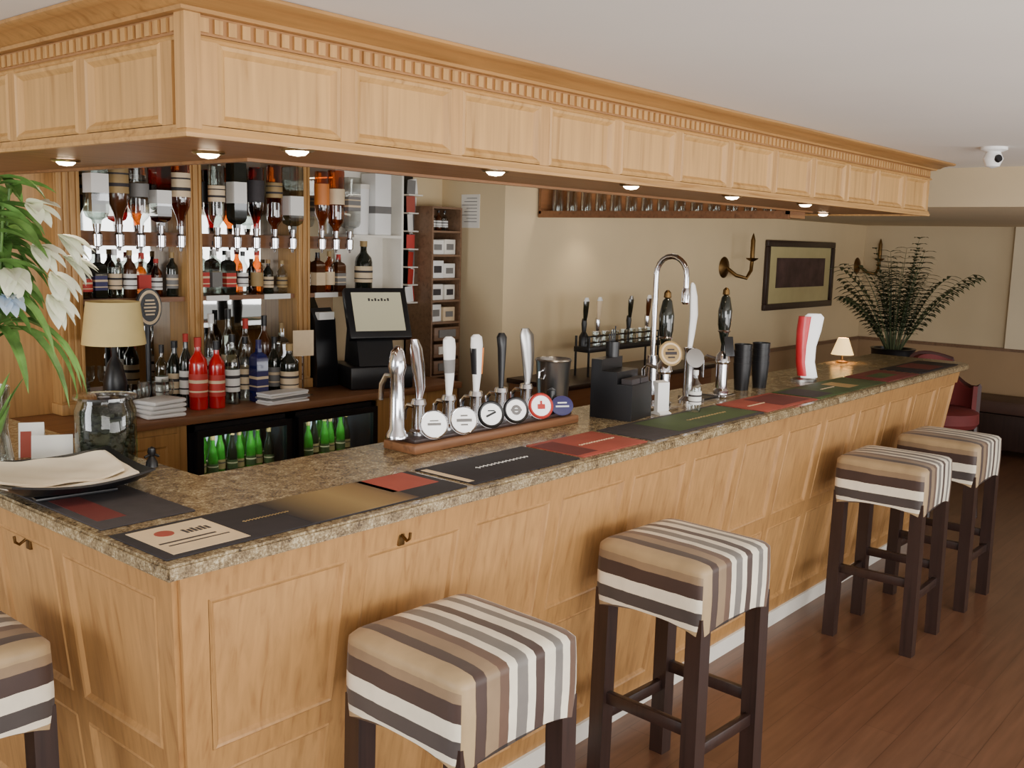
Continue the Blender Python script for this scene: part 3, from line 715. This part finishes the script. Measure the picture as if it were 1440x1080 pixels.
sheet(.168,.024,.007,.002).build('under_fold', m_napkin, nk); sheet(.160,.0335,.006,.0025,.115,-.004,.040).build('top_fold', m_napkin, nk)
# cards
def card(px, py, w, h, label, m, rz):
    p = on_z(px,py,TZ); t = thing('tent_card', label, 'card', (p.x,p.y,TZ), rz)
    MB().prism([(-.03,0),(-.028,0),(0,h-.002),(.028,0),(.03,0),(0,h)], 'x', -w/2,w/2).build('folded_card', m, t)
    return t
card(75,652,.11,.085,'blank white tent card on the left side of the bar by the glass jar',m_paper,R(-30))
t = card(46,640,.07,.1,'white tent card with a red corner beside the plain card',m_paper,R(-30)); MB().prism([(-.0302,.0),(-.0312,0),(-.008,.075),(-.007,.075)],'x',-.03,.0).build('print', m_coral, t)
# jar
p = on_z(160,652,TZ)
t = thing('storage_jar', 'large glass jar of dark olives with glass lid on the left side of the bar', 'jar', (p.x-.01,p.y+.02,TZ))
MB().lathe([(0,0),(.08,0),(.085,.01),(.085,.16),(.075,.185),(.075,.195)], seg=32).build('jar_body', m_jar, t)
rr = random.Random(5); b = MB(); b.lathe([(0,.004),(.070,.004),(.070,.14),(0,.145)], seg=24)
for k in range(260):
    a = rr.random()*2*PI; q = .064+.008*rr.random(); z = .016+.135*rr.random()
    if k > 210: q = .06*rr.random()**.5; z = .150
    b.lathe([(0,-.011),(.009,-.006),(.011,0),(.009,.006),(0,.011)], (q*math.cos(a),q*math.sin(a),z), 6)
b.build('olives', m_olives, t)
MB().lathe([(0,.21),(.05,.208),(.088,.202),(.088,.195),(0,.195)], seg=32).build('lid', m_clear, t)
p = on_z(214,656,TZ)
t = thing('bottle_stopper', 'small black figure-shaped stopper on the inner edge of the left counter', 'stopper', (min(p.x,.44),p.y,TZ))
MB().lathe([(0,0),(.018,0),(.016,.015),(.007,.03),(.012,.042),(.01,.055),(0,.06)]).build('stopper_body', m_black, t); MB().tube([(-.022,0,.03),(-.006,0,.036),(.006,0,.036),(.022,0,.028)], .004).build('arms', m_black, t)
# lily arrangement
pl_ = thing('lily_arrangement', 'tall arrangement of white lilies and long green leaves in a vase at the left', 'plant', (.09,1.08,TZ))
MB().lathe([(0,0),(.06,0),(.065,.02),(.05,.12),(.06,.24),(.055,.24),(.045,.12),(.055,.025),(0,.02)], seg=24).build('vase', m_clear, pl_)
b = MB(); stems = []
for k in range(12):
    a = 2*PI*k/12+.3; h = .60+.23*random.random(); r_ = .04+.15*random.random()
    tip = (r_*math.cos(a), r_*math.sin(a), h); stems.append(tip)
    b.tube([(.02*math.cos(a+PI),.02*math.sin(a+PI),.03),(.02*math.cos(a),.02*math.sin(a),.24),(tip[0]*.7,tip[1]*.7,h*.7),tip], .004, 6)
b.build('stems', m_leaf, pl_)
b = MB()
for k in range(220):
    s0 = random.choice(stems); f = .45+.55*random.random(); a = random.random()*2*PI
    base = (s0[0]*f, s0[1]*f, .24+(s0[2]-.24)*f)
    b.leaf(base, (math.cos(a),math.sin(a),.4-.5*random.random()), .10+.11*random.random(), .036+.030*random.random(), 6+6*random.random())
for k in range(9):
    a = R(-50)+random.uniform(-1.2,1.2); b.leaf((.03*math.cos(a),.03*math.sin(a),.3+.2*random.random()), (math.cos(a),math.sin(a),.5), .28+.1*random.random(), .036, 8.5)
for k in range(18):
    a = random.random()*2*PI; b.leaf((.02*math.cos(a),.02*math.sin(a),.04+.1*random.random()), (math.cos(a)*.4,math.sin(a)*.4,1), .18, .022, 3)
b.build('foliage', m_leaf, pl_, recalc=False)
def lily(c, ax, mt=m_petal, s=1):
    ax = Vector(ax).normalized(); s1 = ax.cross(Z).normalized(); s2 = s1.cross(ax); b = MB()
    for k in range(6):
        rad = s1*math.cos(k*PI/3+.3)+s2*math.sin(k*PI/3+.3); b.leaf(c, ax*1.0+rad*.36, .105*s, .050*s, 4.5, 7, .18)
    b.build('lily_flower', mt, pl_, recalc=False)
for c, ax in (((.07,-.18,.63),(.2,-.9,-.3)),((.18,-.09,.66),(.5,-.7,-.5)),((.13,-.15,.56),(.2,-.8,-.7)),((.22,-.02,.60),(.7,-.5,-.5)),((.07,-.16,.74),(.1,-.8,-.1)),((.11,-.17,.50),(.3,-.8,-.8)),((.01,-.17,.57),(-.2,-.9,-.4))): lily(c, ax)
lily((-.01,-.18,.50),(-.1,-.9,-.2),m_petalb,.8); lily((-.05,-.14,.38),(-.3,-.9,-.2),m_petalb,.7)

# ------------------------------------------------------------------ beer taps
base = thing('tap_plinth', 'long dark wooden plinth carrying the row of beer taps', 'plinth', (1.10,.42,TZ))
MB().box(0,.86,0,.15,0,.03,bev=.006).build('plinth_board', m_walnut, base); MB().box(.02,.84,.02,.13,.03,.045,bev=.004).build('top_rail', m_dark, base)
tz = TZ+.0455
Bn = Vector((-.52,-.80,.28)).normalized()
bxx = Bn.cross(Z).normalized()*-1; byy = Bn.cross(bxx)
MBd = Matrix((bxx, byy, Bn)).transposed().to_4x4()
specs = [(610,597,'curved chrome paddle handle and white lens badge',m_chrome,m_white2,m_grey),(652,591,'white paddle handle and white lens badge with grey wording',m_white2,m_white2,m_grey),
         (690,583,'white handle with slim orange stripe and black ringed badge',m_white2,m_black,m_white2),(725,577,'black slim handle and dark ringed badge with grey emblem',m_black,m_black,m_grey),(760,571,'broad curved silver handle and red ringed badge',m_steel,m_red,m_red)]
for i, (px, py, lb, hm, ringm, em) in enumerate(specs):
    p = on_y(px,py,.43); t = thing('beer_tap', f'chrome beer tap with {lb}', 'beer tap', (p.x,.50,tz), 0, 'beer taps on the plinth')
    MB().lathe([(0,0),(.03,0),(.03,.012),(.022,.02),(.02,.09),(.026,.1),(.022,.115),(0,.12)]).build('column', m_chrome, t)
    c = Vector((0,-.07,p.z-tz)); Mq = Matrix.Translation(c) @ MBd
    MB().tube([(0,0,.07),(0,-.03,.05),c+Vector((.01,.012,-.004))], .009).build('badge_arm', m_chrome, t)
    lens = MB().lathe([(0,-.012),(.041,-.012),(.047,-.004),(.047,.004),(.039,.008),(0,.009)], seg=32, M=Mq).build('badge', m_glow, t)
    MB().lathe([(.042,.0085),(.0445,.0095),(.047,.005)] if ringm == m_white2 else [(.037,.0095),(.0425,.0115),(.0475,.005)], seg=32, M=Mq).build('ring', m_chrome if ringm == m_white2 else ringm, lens)
    b = MB()
    if i == 0: b.box(-.022,.022,-.004,.004,.0095,.0105,M=Mq); b.box(-.014,.014,.009,.013,.0095,.0105,M=Mq)
    elif i == 1: b.box(-.026,.026,-.006,.004,.0095,.0105,M=Mq); b.box(-.012,.012,-.018,-.013,.0095,.0105,M=Mq); b.box(-.012,.012,.012,.017,.0095,.0105,M=Mq)
    elif i == 2: b.box(-.02,.018,-.003,.004,.0105,.0115,M=Mq @ Matrix.Rotation(R(25),4,'Z')); b.box(-.012,.012,.01,.014,.0105,.0115,M=Mq)
    elif i == 3: b.lathe([(.008,.0105),(.016,.0115),(.018,.0105)], seg=20, M=Mq); b.box(-.02,.02,-.004,.004,.0105,.012,M=Mq)
    else: b.box(-.014,.014,-.012,.006,.0105,.0118,M=Mq); b.box(-.004,.004,.006,.018,.0105,.0118,M=Mq)
    b.build('emblem', m_black if i == 2 else em, lens)
    hz = .115
    if i == 0: rows = [(0,0,hz,.012,.010),(.006,.0,hz+.04,.021,.013),(-.010,-.005,hz+.11,.027,.014),(-.030,-.015,hz+.17,.025,.013),(-.042,-.02,hz+.20,.014,.008)]
    elif i == 3: rows = [(0,0,hz,.009,.009),(0,0,hz+.05,.011,.011),(0,0,hz+.14,.018,.014),(-.003,0,hz+.18,.022,.016),(-.004,0,hz+.195,.012,.009)]
    elif i == 4: rows = [(.006,0,hz,.013,.011),(.010,0,hz+.05,.025,.013),(.004,0,hz+.12,.034,.014),(-.004,0,hz+.18,.036,.014),(-.014,0,hz+.205,.018,.009)]
    else: rows = [(0,0,hz,.011,.010),(.002,0,hz+.06,.019,.012),(-.002,0,hz+.16,.028,.014),(-.004,0,hz+.188,.025,.013),(-.006,0,hz+.197,.012,.007)]
    h = MB().loft(rows).build('handle', hm, t)
    if i == 2: MB().loft([(.018,-.001,hz+.06,.0035,.010),(.021,-.001,hz+.15,.0055,.012)]).build('side_stripe', m_orange, h); MB().loft([(-.012,-.001,hz+.06,.0065,.011),(-.020,-.001,hz+.15,.0085,.0135)]).build('side_stripe', m_black, h)
    if i == 1: MB().loft([(.001,0,hz+.075,.0218,.0130),(-.001,0,hz+.12,.0258,.0138)]).build('band', m_grey, h)
    MB().tube([(0,.01,.09),(0,.05,.09),(0,.065,.075),(0,.068,.04)], .008).build('spout', m_chrome, t)
p = on_y(545,600,.5)
t = thing('tap_column', 'tall chrome column with drooping spout at the near end of the tap plinth', 'beer tap', (p.x+.04,.50,tz))
MB().lathe([(0,0),(.035,0),(.035,.012),(.024,.03),(.022,.2),(.03,.23),(.02,.28),(.008,.295),(0,.297)]).build('column', m_chrome, t); MB().tube([(-.01,.0,.2),(-.02,.03,.2),(-.02,.05,.17),(-.02,.055,.12)], .009).build('spout', m_chrome, t)
p = on_y(793,571,.43)
t = thing('beer_tap', 'beer tap with rounded navy purple badge at the far end of the plinth', 'beer tap', (p.x,.49,tz), 0, 'beer taps on the plinth')
MB().lathe([(0,0),(.028,0),(.028,.012),(.018,.02),(.017,.08),(0,.09)]).build('column', m_black, t)
Mq = Matrix.Translation((0,-.05,p.z-tz)) @ MBd
q = MB().lathe([(0,-.012),(.040,-.012),(.044,-.004),(.044,.004),(.038,.006),(0,.006)], seg=28, M=Mq @ Matrix.Diagonal((1,.85,1,1))).build('badge', m_bluep, t); b = MB(); b.box(-.026,.026,-.006,.0,.006,.0075,M=Mq); b.box(-.018,.018,.008,.013,.006,.0075,M=Mq); b.build('emblem', m_white2, q)
MB().tube([(0,0,.06),(0,-.02,.05),(0,-.04,p.z-tz)], .01).build('badge_arm', m_black, t)

# steel bucket
t = thing('ice_bucket', 'brushed steel ice bucket with rolled rim behind the beer taps', 'bucket', (1.97,.56,TZ))
MB().lathe([(0,0),(.052,0),(.055,.006),(.068,.22),(.072,.226),(.068,.232),(.064,.226),(.05,.012),(0,.01)], seg=32).build('bucket_body', m_steel, t)
for s in (-1,1): MB().tube([(s*.064,0,.19),(s*.084,0,.185),(s*.086,0,.165),(s*.062,0,.155)], .004).build('handle', m_chrome, t)
# caddy
t = thing('bar_caddy', 'stepped black bar caddy for straws and napkins on the worktop', 'caddy', (2.20,.395,TZ), R(8))
b = MB(); b.prism([(-.09,0),(.09,0),(.09,.23),(.045,.23),(.045,.185),(-.025,.185),(-.025,.14),(-.09,.14)], 'x', -.09,.09); b.build('caddy_body', m_black, t)
MB().lathe([(0,.23),(.026,.23),(.028,.29),(.024,.29),(.022,.235),(0,.233)],(.04,.066,0)).build('straw_cup', m_black, t)
for k in range(4): MB().tube([(.04+.008*(k-1.5),.066,.24),(.04+.018*(k-1.5),.07,.32+.01*k)], .003,6).build('straw', m_black, t)
for k in range(2): MB().box(-.075+k*.08,-.005+k*.08,-.08,-.035,.14,.16).build('napkin_stack', m_mat2, t)
t = thing('napkin_dispenser', 'small white card holder with curved top beside the black caddy', 'holder', (2.365,.31,TZ), R(-20))
MB().prism([(-.03,0),(.03,0),(.03,.008),(.012,.014),(.01,.09),(.028,.13),(.024,.135),(-.01,.13),(-.012,.014),(-.03,.008)], 'x', -.028,.028).build('holder_body', m_white2, t)
# hand pumps
def pump(x, y, label, gold):
    t = thing('hand_pump', label, 'hand pump', (x,y,TZ), 0, 'hand pumps')
    MB().box(-.05,.05,-.05,.05,0,.015,bev=.004).build('base_plate', m_chrome, t)
    MB().lathe([(0,.015),(.035,.015),(.035,.03),(.026,.04),(.026,.15),(.034,.16),(.03,.19),(.014,.21),(0,.21)]).build('barrel', m_chrome, t)
    h = MB().lathe([(0,.2),(.012,.2),(.01,.24),(.018,.27),(.03,.33),(.032,.39),(.02,.45),(.012,.46),(0,.46)]).build('handle', m_wineg, t)
    MB().lathe([(.008,.46),(.016,.465),(.014,.485),(.005,.495),(0,.496)]).build('finial', m_brass, h)
    MB().lathe([(.0255,.295),(.029,.3),(.0255,.305)]).build('ferrule', m_chrome, h)
    Mq = Matrix.Translation(Vector((-.03,-.045,.24))) @ MBd
    if gold:
        q = MB().lathe([(0,-.005),(.05,-.005),(.052,.002),(.046,.006),(0,.006)], seg=28, M=Mq).build('pump_clip', m_gold, t)
        MB().lathe([(.036,.0065),(.04,.0085),(.044,.0065)], seg=28, M=Mq).build('ring', m_creamp, q); b = MB(); b.box(-.025,.025,-.006,.006,.006,.008,M=Mq); b.box(-.015,.015,.012,.018,.006,.008,M=Mq); b.box(-.015,.015,-.02,-.014,.006,.008,M=Mq); b.build('emblem', m_mat2, q)
    else: MB().box(-.022,.022,-.05,.04,-.004,.004,bev=.003,M=Mq).build('pump_clip', m_black, t)
    MB().tube([(0,.03,.17),(0,.08,.18),(0,.1,.16),(0,.1,.08)], .008).build('swan_neck', m_chrome, t)
pump(2.47,.37,'hand pump with dark handle and round gold badge',True)
pump(2.98,.38,'hand pump with dark handle and plain black clip near the plastic cups',False)
t = thing('arched_tap', 'tall chrome tap whose pipe arches over between the hand pumps', 'tap', (2.63,.53,TZ))
MB().lathe([(0,0),(.05,0),(.05,.01),(.025,.03),(.022,.2),(0,.2)]).build('base', m_chrome, t)
pts = [(0,0,.1),(0,0,.3),(0,0,.55)]+[(0,-.075+.075*math.cos(a),.55+.08*math.sin(a)) for a in [PI*k/10 for k in range(1,11)]]+[(0,-.15,.50)]
MB().tube(pts, .012, 12).build('arched_pipe', m_chrome, t); MB().lathe([(.013,.50),(.018,.48),(.018,.44),(.01,.43),(0,.43)],(0,-.15,0)).build('nozzle', m_chrome, t)
t = thing('paddle_tap', 'beer tap with tall curved white paddle handle beside the arched chrome tap', 'beer tap', (2.71,.395,TZ))
MB().lathe([(0,0),(.04,0),(.04,.012),(.022,.03),(.02,.22),(.026,.24),(0,.25)]).build('column', m_chrome, t)
MB().loft([(0,0,.24,.012,.01),(.010,0,.3,.020,.012),(.02,0,.38,.026,.014),(.012,0,.46,.024,.013),(0,0,.51,.014,.009),(-.004,0,.52,.006,.004)]).build('handle', m_white2, t)
MB().lathe([(0,-.005),(.04,-.005),(.042,.003),(0,.006)], seg=24, M=Matrix.Translation((-.02,-.04,.2)) @ MBd).build('badge', m_steel, t); MB().tube([(0,0,.17),(-.01,-.02,.18),(-.02,-.035,.2)], .008).build('badge_arm', m_chrome, t)
bottle('syrup_bottle','clear small bottle with white cap in front of the hand pumps','bottle',(*on_z(976,580,TZ).xy,TZ+.0047),'wine',m_clear,.17,.026,m_paper,m_white2)
t = thing('drip_tray', 'flat steel drip tray below the hand pumps', 'drip tray', (2.845,.41,TZ))
b = MB(); b.box(-.07,.07,-.06,.07,0,.006); b.box(-.07,-.064,-.06,.07,.006,.016); b.box(.064,.07,-.06,.07,.006,.016); b.build('tray', m_steel, t); MB().box(-.06,.06,-.05,.06,.008,.011).build('grille', m_black, t)
# cups
for i, px in enumerate((1050,1074)):
    p = on_z(px,549-i*3,TZ); t = thing('cup_stack', 'stack of black plastic tumblers, left of the pair by the red tap' if i == 0 else 'stack of black plastic tumblers, right of the pair by the red tap', 'cups', (p.x+.01*i,p.y+.03,TZ), 0, 'black tumbler stacks')
    for k in range(4): MB().lathe([(0,.002),(.031,.002),(.041,.13),(.043,.13),(.033,0),(0,0)],(0,0,k*.03),24).build('tumbler', m_black, t)
# red tap
p = on_z(1130,536,TZ)
t = thing('beer_tap', 'tall red and white curved beer tap standing alone near the far end', 'beer tap', (p.x,p.y,TZ), R(-35))
MB().loft([(0,0,0,.07,.05),(0,0,.012,.07,.05),(0,0,.02,.055,.04)]).build('base', m_steel, t)
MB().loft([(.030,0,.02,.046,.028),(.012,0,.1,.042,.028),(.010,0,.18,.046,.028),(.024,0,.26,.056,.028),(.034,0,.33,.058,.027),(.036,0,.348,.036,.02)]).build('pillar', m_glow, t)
MB().loft([(-.014,-.004,.03,.022,.028),(-.028,-.004,.1,.022,.029),(-.030,-.004,.18,.026,.030),(-.026,-.004,.26,.032,.031),(-.018,-.004,.335,.034,.029)]).build('red_flash', m_redtap, t)
# small lamp on far counter
t = thing('small_lamp', 'small glowing brass lamp with cone shade on the far worktop', 'lamp', (4.80,.56,TZ))
MB().lathe([(0,0),(.035,0),(.036,.008),(.008,.016),(.007,.07),(0,.07)]).build('base', m_brass, t)
MB().lathe([(.066,.05),(.03,.15),(.028,.15),(.064,.05)], seg=28).build('shade', m_shade, t)
ld = bpy.data.lights.new('small_lamp_bulb','POINT'); ld.energy = .8; ld.color = (1,.75,.45); ld.shadow_soft_size = .02; lo = bpy.data.objects.new('small_lamp_bulb', ld); COL.objects.link(lo); lo.location = (4.80,.56,TZ+.09)

# ------------------------------------------------------------------ rear right cabinet, rack, wall things
t = thing('rear_cabinet', 'dark low cabinet along the cream wall behind the bar', 'cabinet', (0,0,0))
MB().box(3.5,5.2,1.66,2.095,0,.95).build('cabinet_body', m_walnut, t); MB().box(3.48,5.22,1.64,2.098,.95,.98,bev=.004).build('cabinet_top', m_dark, t)
p = on_y(818,480,1.85); q = on_y(918,480,1.85)
rx0, rx1 = p.x, q.x; rw = rx1-rx0
t = thing('gallery_rack', 'black metal gallery rack with short pump handles on the rear cabinet', 'rack', (rx0,1.85,.98))
MB().box(0,rw,-.06,.06,.15,.185,bev=.003).build('shelf_board', m_black, t)
b = MB()
for x in (.01,rw-.01):
    for y in (-.05,.05): b.tube([(x,y,0),(x,y,.25)], .008, 6)
for z in (.21,.25): b.tube([(.0,-.05,z),(rw,-.05,z)], .005, 6)
b.build('railing', m_black, t)
for k, px in enumerate((820,843,887,912)):
    x = on_y(px,450,1.85).x-rx0
    t2 = thing('pump_handle', f'{ORD[k]} short pump handle from the left standing in the black gallery rack', 'pump handle', (rx0+min(max(x,.04),rw-.04),1.865,.98+.185), 0, 'pump handles in the rack')
    MB().lathe([(0,0),(.03,0),(.03,.06),(.022,.075),(.013,.09),(.018,.14),(.014,.17),(0,.18)]).build('stem', m_chrome if k%2 else m_black, t2)
    MB().loft([(0,-.006,.16,.014,.010),(-.004,-.012,.22,.024,.012),(-.008,-.018,.275,.027,.013),(-.012,-.022,.30,.012,.008)]).build('handle', [m_wineg,m_creamp,m_wineg,m_brownb][k], t2)
    MB().loft([(-.009,-.019,.28,.0265,.0135),(-.0122,-.0222,.303,.013,.009)]).build('tip', [m_white2,m_white2,m_steel,m_white2][k], t2)
for k in range(7):
    t2 = thing('tumbler', f'{ORD[k]} small glass from the left in a row on the rack board', 'glass', (rx0+rw*(.12+.125*k),1.812,.98+.185), 0, 'small glasses on the rack')
    MB().lathe([(0,.003),(.02,.003),(.025,.09),(.027,.09),(.022,0),(0,0)], seg=12).build('glass_wall', m_clear, t2)
# boxed glass rack inside far return of canopy
t = thing('hanging_glass_rack', 'boxed wooden rack of glasses fixed along the inner face of the far canopy return', 'rack', (0,0,0))
RZ = 1.955
bx('rack_shelf', m_soff, t, 3.74,3.925,.46,2.09,RZ,RZ+.016); bx('front_rail', m_walnut, t, 3.73,3.745,.46,2.09,RZ-.006,RZ+.034); bx('back_board', m_walnut, t, 3.915,3.926,.46,2.09,RZ+.016,2.25)
for y in (.46,2.07): MB().box(3.73,3.915,y,y+.018,RZ+.016,2.25).build('end_board', m_walnut, t)
for k in range(14):
    t2 = thing('half_pint_glass', f'{ORD[k] if k < 12 else ["thirteenth","fourteenth"][k-12]} upturned glass from the wall end of the high canopy rack', 'glass', (3.83,2.02-.108*k,RZ+.0165), 0, 'glasses on the canopy rack')
    MB().lathe([(.036,0),(.032,.17),(0,.17),(0,.166),(.029,.166),(.033,0)], seg=14).build('glass_wall', m_clear, t2)
ld = bpy.data.lights.new('added_rack_fill','AREA'); ld.shape = 'RECTANGLE'; ld.size = .1; ld.size_y = 1.5; ld.energy = 3; ld.color = (1,.86,.66)  # added warm fill inside the glass rack, with no fitting of its own
lo = bpy.data.objects.new('added_rack_fill', ld); COL.objects.link(lo); lo.location = (3.83,1.22,2.24)
# picture
a = on_y(1070,437,2.1); c = on_y(1171,341,2.1)
t = thing('framed_picture', 'dark framed picture with pale mount on the cream wall', 'picture', ((a.x+c.x)/2,2.1,(a.z+c.z)/2))
w, h = (c.x-a.x)/2, (c.z-a.z)/2; fw = .055; b = MB()
for q in ((-w,w,-.035,-.002,h-fw,h),(-w,w,-.035,-.002,-h,-h+fw),(-w,-w+fw,-.035,-.002,-h+fw,h-fw),(w-fw,w,-.035,-.002,-h+fw,h-fw)): b.box(*q,bev=.006)
b.build('frame', m_dark, t); MB().box(-w+fw,w-fw,-.012,-.002,-h+fw,h-fw).build('mount', m_artm, t); MB().box(-w+.22,w-.18,-.016,-.012,-h+.19,h-.15).build('print', m_art, t)
# sconces
def sconce(px, py, label):
    p = on_y(px,py,2.1); t = thing('wall_sconce', label, 'wall light', (p.x,2.1,p.z), 0, 'wall sconces')
    MB().lathe([(0,.03),(.02,.028),(.07,.012),(.085,.002),(0,.002)], M=Matrix.Rotation(PI/2,4,'X'), seg=20).build('back_plate', m_brass, t)
    MB().tube([(0,-.02,0),(.02,-.1,-.06),(.08,-.16,-.08),(.13,-.17,-.02),(.14,-.17,.05)], .015).build('arm', m_brass, t)
    MB().lathe([(.01,.05),(.045,.07),(.05,.08),(0,.075)],(.14,-.17,0)).build('drip_pan', m_brass, t); MB().lathe([(.018,.075),(.018,.22),(.008,.26),(0,.28)],(.14,-.17,0)).build('candle_tube', m_brass, t)
sconce(1018,376,'brass candle wall sconce left of the framed picture'); sconce(1205,374,'brass candle wall sconce half hidden by the palm')
# palm
p = on_y(1255,500,1.1)
t = thing('potted_palm', 'feathery palm in a dark planter at the far corner behind the bar', 'plant', (p.x,1.1,0))
MB().lathe([(0,0),(.14,0),(.16,.5),(.17,.99),(.18,1.01),(.15,1.01),(.14,.95),(0,.95)], seg=24).build('planter', m_black, t)
b = MB(); b2 = MB()
for k in range(34):
    a = 2*PI*k*.618; el = R(62+25*random.random()); ln = .62+.34*random.random()
    p = Vector((.04*math.cos(a),.04*math.sin(a),.96)); d = Vector((math.cos(a)*math.cos(el),math.sin(a)*math.cos(el),math.sin(el))); n = 18; pts = [p.copy()]
    for i in range(n):
        p = p+d*(ln/n); d = (d-Z*.024*(1+i*.15)).normalized(); pts.append(p.copy())
        if i > 3:
            sd = d.cross(Z).normalized()
            for s in (-1,1): b.leaf(p, sd*s*.8+d*.6-Z*.35, .14-.06*abs(i/n-.5), .040, 6, 3, .1)
    b2.tube(pts, [.006*(1-.8*i/n) for i in range(n+1)], 5)
b.build('foliage', m_leafd, t, recalc=False); b2.build('frond_stems', m_leafd, t)
# red tub chair
t = thing('tub_chair', 'dark high chair with curved back and red seat past the end of the bar', 'chair', (6.05,.33,0), R(-35))
b = MB(); b2 = MB(); n = 18
ro, rm, ri, zz0, zz1 = .25, .225, .195, .66, 1.09
out = []
for i in range(n+1):
    a = R(-20)+R(220)*i/n; top = zz1-.22*abs(math.cos(a))**2*(1 if math.sin(a)<.5 else .3); out.append((a, top))
for bb, (r1, r2, cap) in ((b,(ro,rm,.02)),(b2,(rm,ri,.0))):
    v = []
    for a, top in out: v.append([bb.bm.verts.new((r_*math.cos(a),r_*math.sin(a),z)) for r_, z in ((r1,zz0),(r1,top),((r1+r2)/2,top+cap),(r2,top),(r2,zz0))])
    for A, B in zip(v, v[1:]):
        for j in range(5): bb.bm.faces.new((A[j],A[(j+1)%5],B[(j+1)%5],B[j]))
    bb.bm.faces.new(v[0]); bb.bm.faces.new(v[-1][::-1])
b.build('back', m_redd, t); b2.build('back_padding', m_redch, t); MB().lathe([(0,.62),(.22,.62),(.24,.65),(.235,.72),(.19,.74),(0,.745)], seg=28).build('seat', m_redch, t)
for sx in (-1,1):
    for sy in (-1,1): MB().tube([(sx*.19,sy*.19,0),(sx*.15,sy*.15,.63)], [.016,.024], 8).build('leg', m_dark, t)
# bench
t = thing('wall_bench', 'low dark brown upholstered bench against the far end wall', 'bench', (8.69,.2,0))
MB().box(-.24,.24,-.9,.75,.06,.38,bev=.01).build('base', m_dark, t); MB().box(-.25,.24,-.91,.76,.38,.5,bev=.03).build('cushion', m_leather, t)
for sy in (-.85,.70): MB().box(-.2,.2,sy-.03,sy+.03,0,.06).build('foot', m_dark, t)
# ceiling camera
p = on_z(1398,207,CZ)
t = thing('security_camera', 'small white dome security camera on the ceiling at the right', 'camera', (p.x,p.y,CZ))
MB().lathe([(0,0),(.055,0),(.055,-.012),(.035,-.02),(0,-.02)], seg=28).build('mount', m_white2, t)
q = MB().lathe([(0,.04),(.028,.03),(.042,0),(.028,-.032),(0,-.042)], (0,0,-.05), 20).build('head', m_white2, t)
MB().lathe([(0,.0),(.018,0),(.016,.012),(0,.014)], (0,0,0), 14, Matrix.Translation((-.022,-.024,-.052)) @ MBd).build('lens', m_black, q)

# ------------------------------------------------------------------ lights
def area(name, loc, tgt, sx, sy, e, col):
    ld = bpy.data.lights.new(name,'AREA'); ld.shape = 'RECTANGLE'; ld.size = sx; ld.size_y = sy; ld.energy = e; ld.color = col
    o = bpy.data.objects.new(name, ld); COL.objects.link(o); o.location = loc
    o.rotation_euler = (Vector(tgt)-Vector(loc)).to_track_quat('-Z','Y').to_euler()
area('front_window_light', (-2.2,-4.2,1.7), (2.0,.3,1.25), 3.2, 1.5, 175, (1,.985,.95))
area('left_window_light', (-4.2,1.2,1.5), (.6,.8,1.3), 2.0, 1.4, 90, (.95,.97,1))
area('right_window_light', (6.5,-5.6,1.5), (3.4,-.6,.6), 2.4, 1.4, 70, (.97,.98,1))
area('added_bounce_light', (1.0,-3.6,.9), (1.6,-1.6,2.26), 3.5, 1.5, 120, (1,.985,.965))  # added area lamp aimed upward to brighten the ceiling
area('added_bounce_light', (4.2,-3.8,.9), (4.0,-1.6,2.26), 2.5, 1.5, 35, (1,.985,.965))  # weaker second fill, added to lift the ceiling further right
w = bpy.data.worlds.new('world'); SC.world = w; w.use_nodes = True
bg = w.node_tree.nodes['Background']; bg.inputs[0].default_value = (1,.99,.965,1); bg.inputs[1].default_value = .70
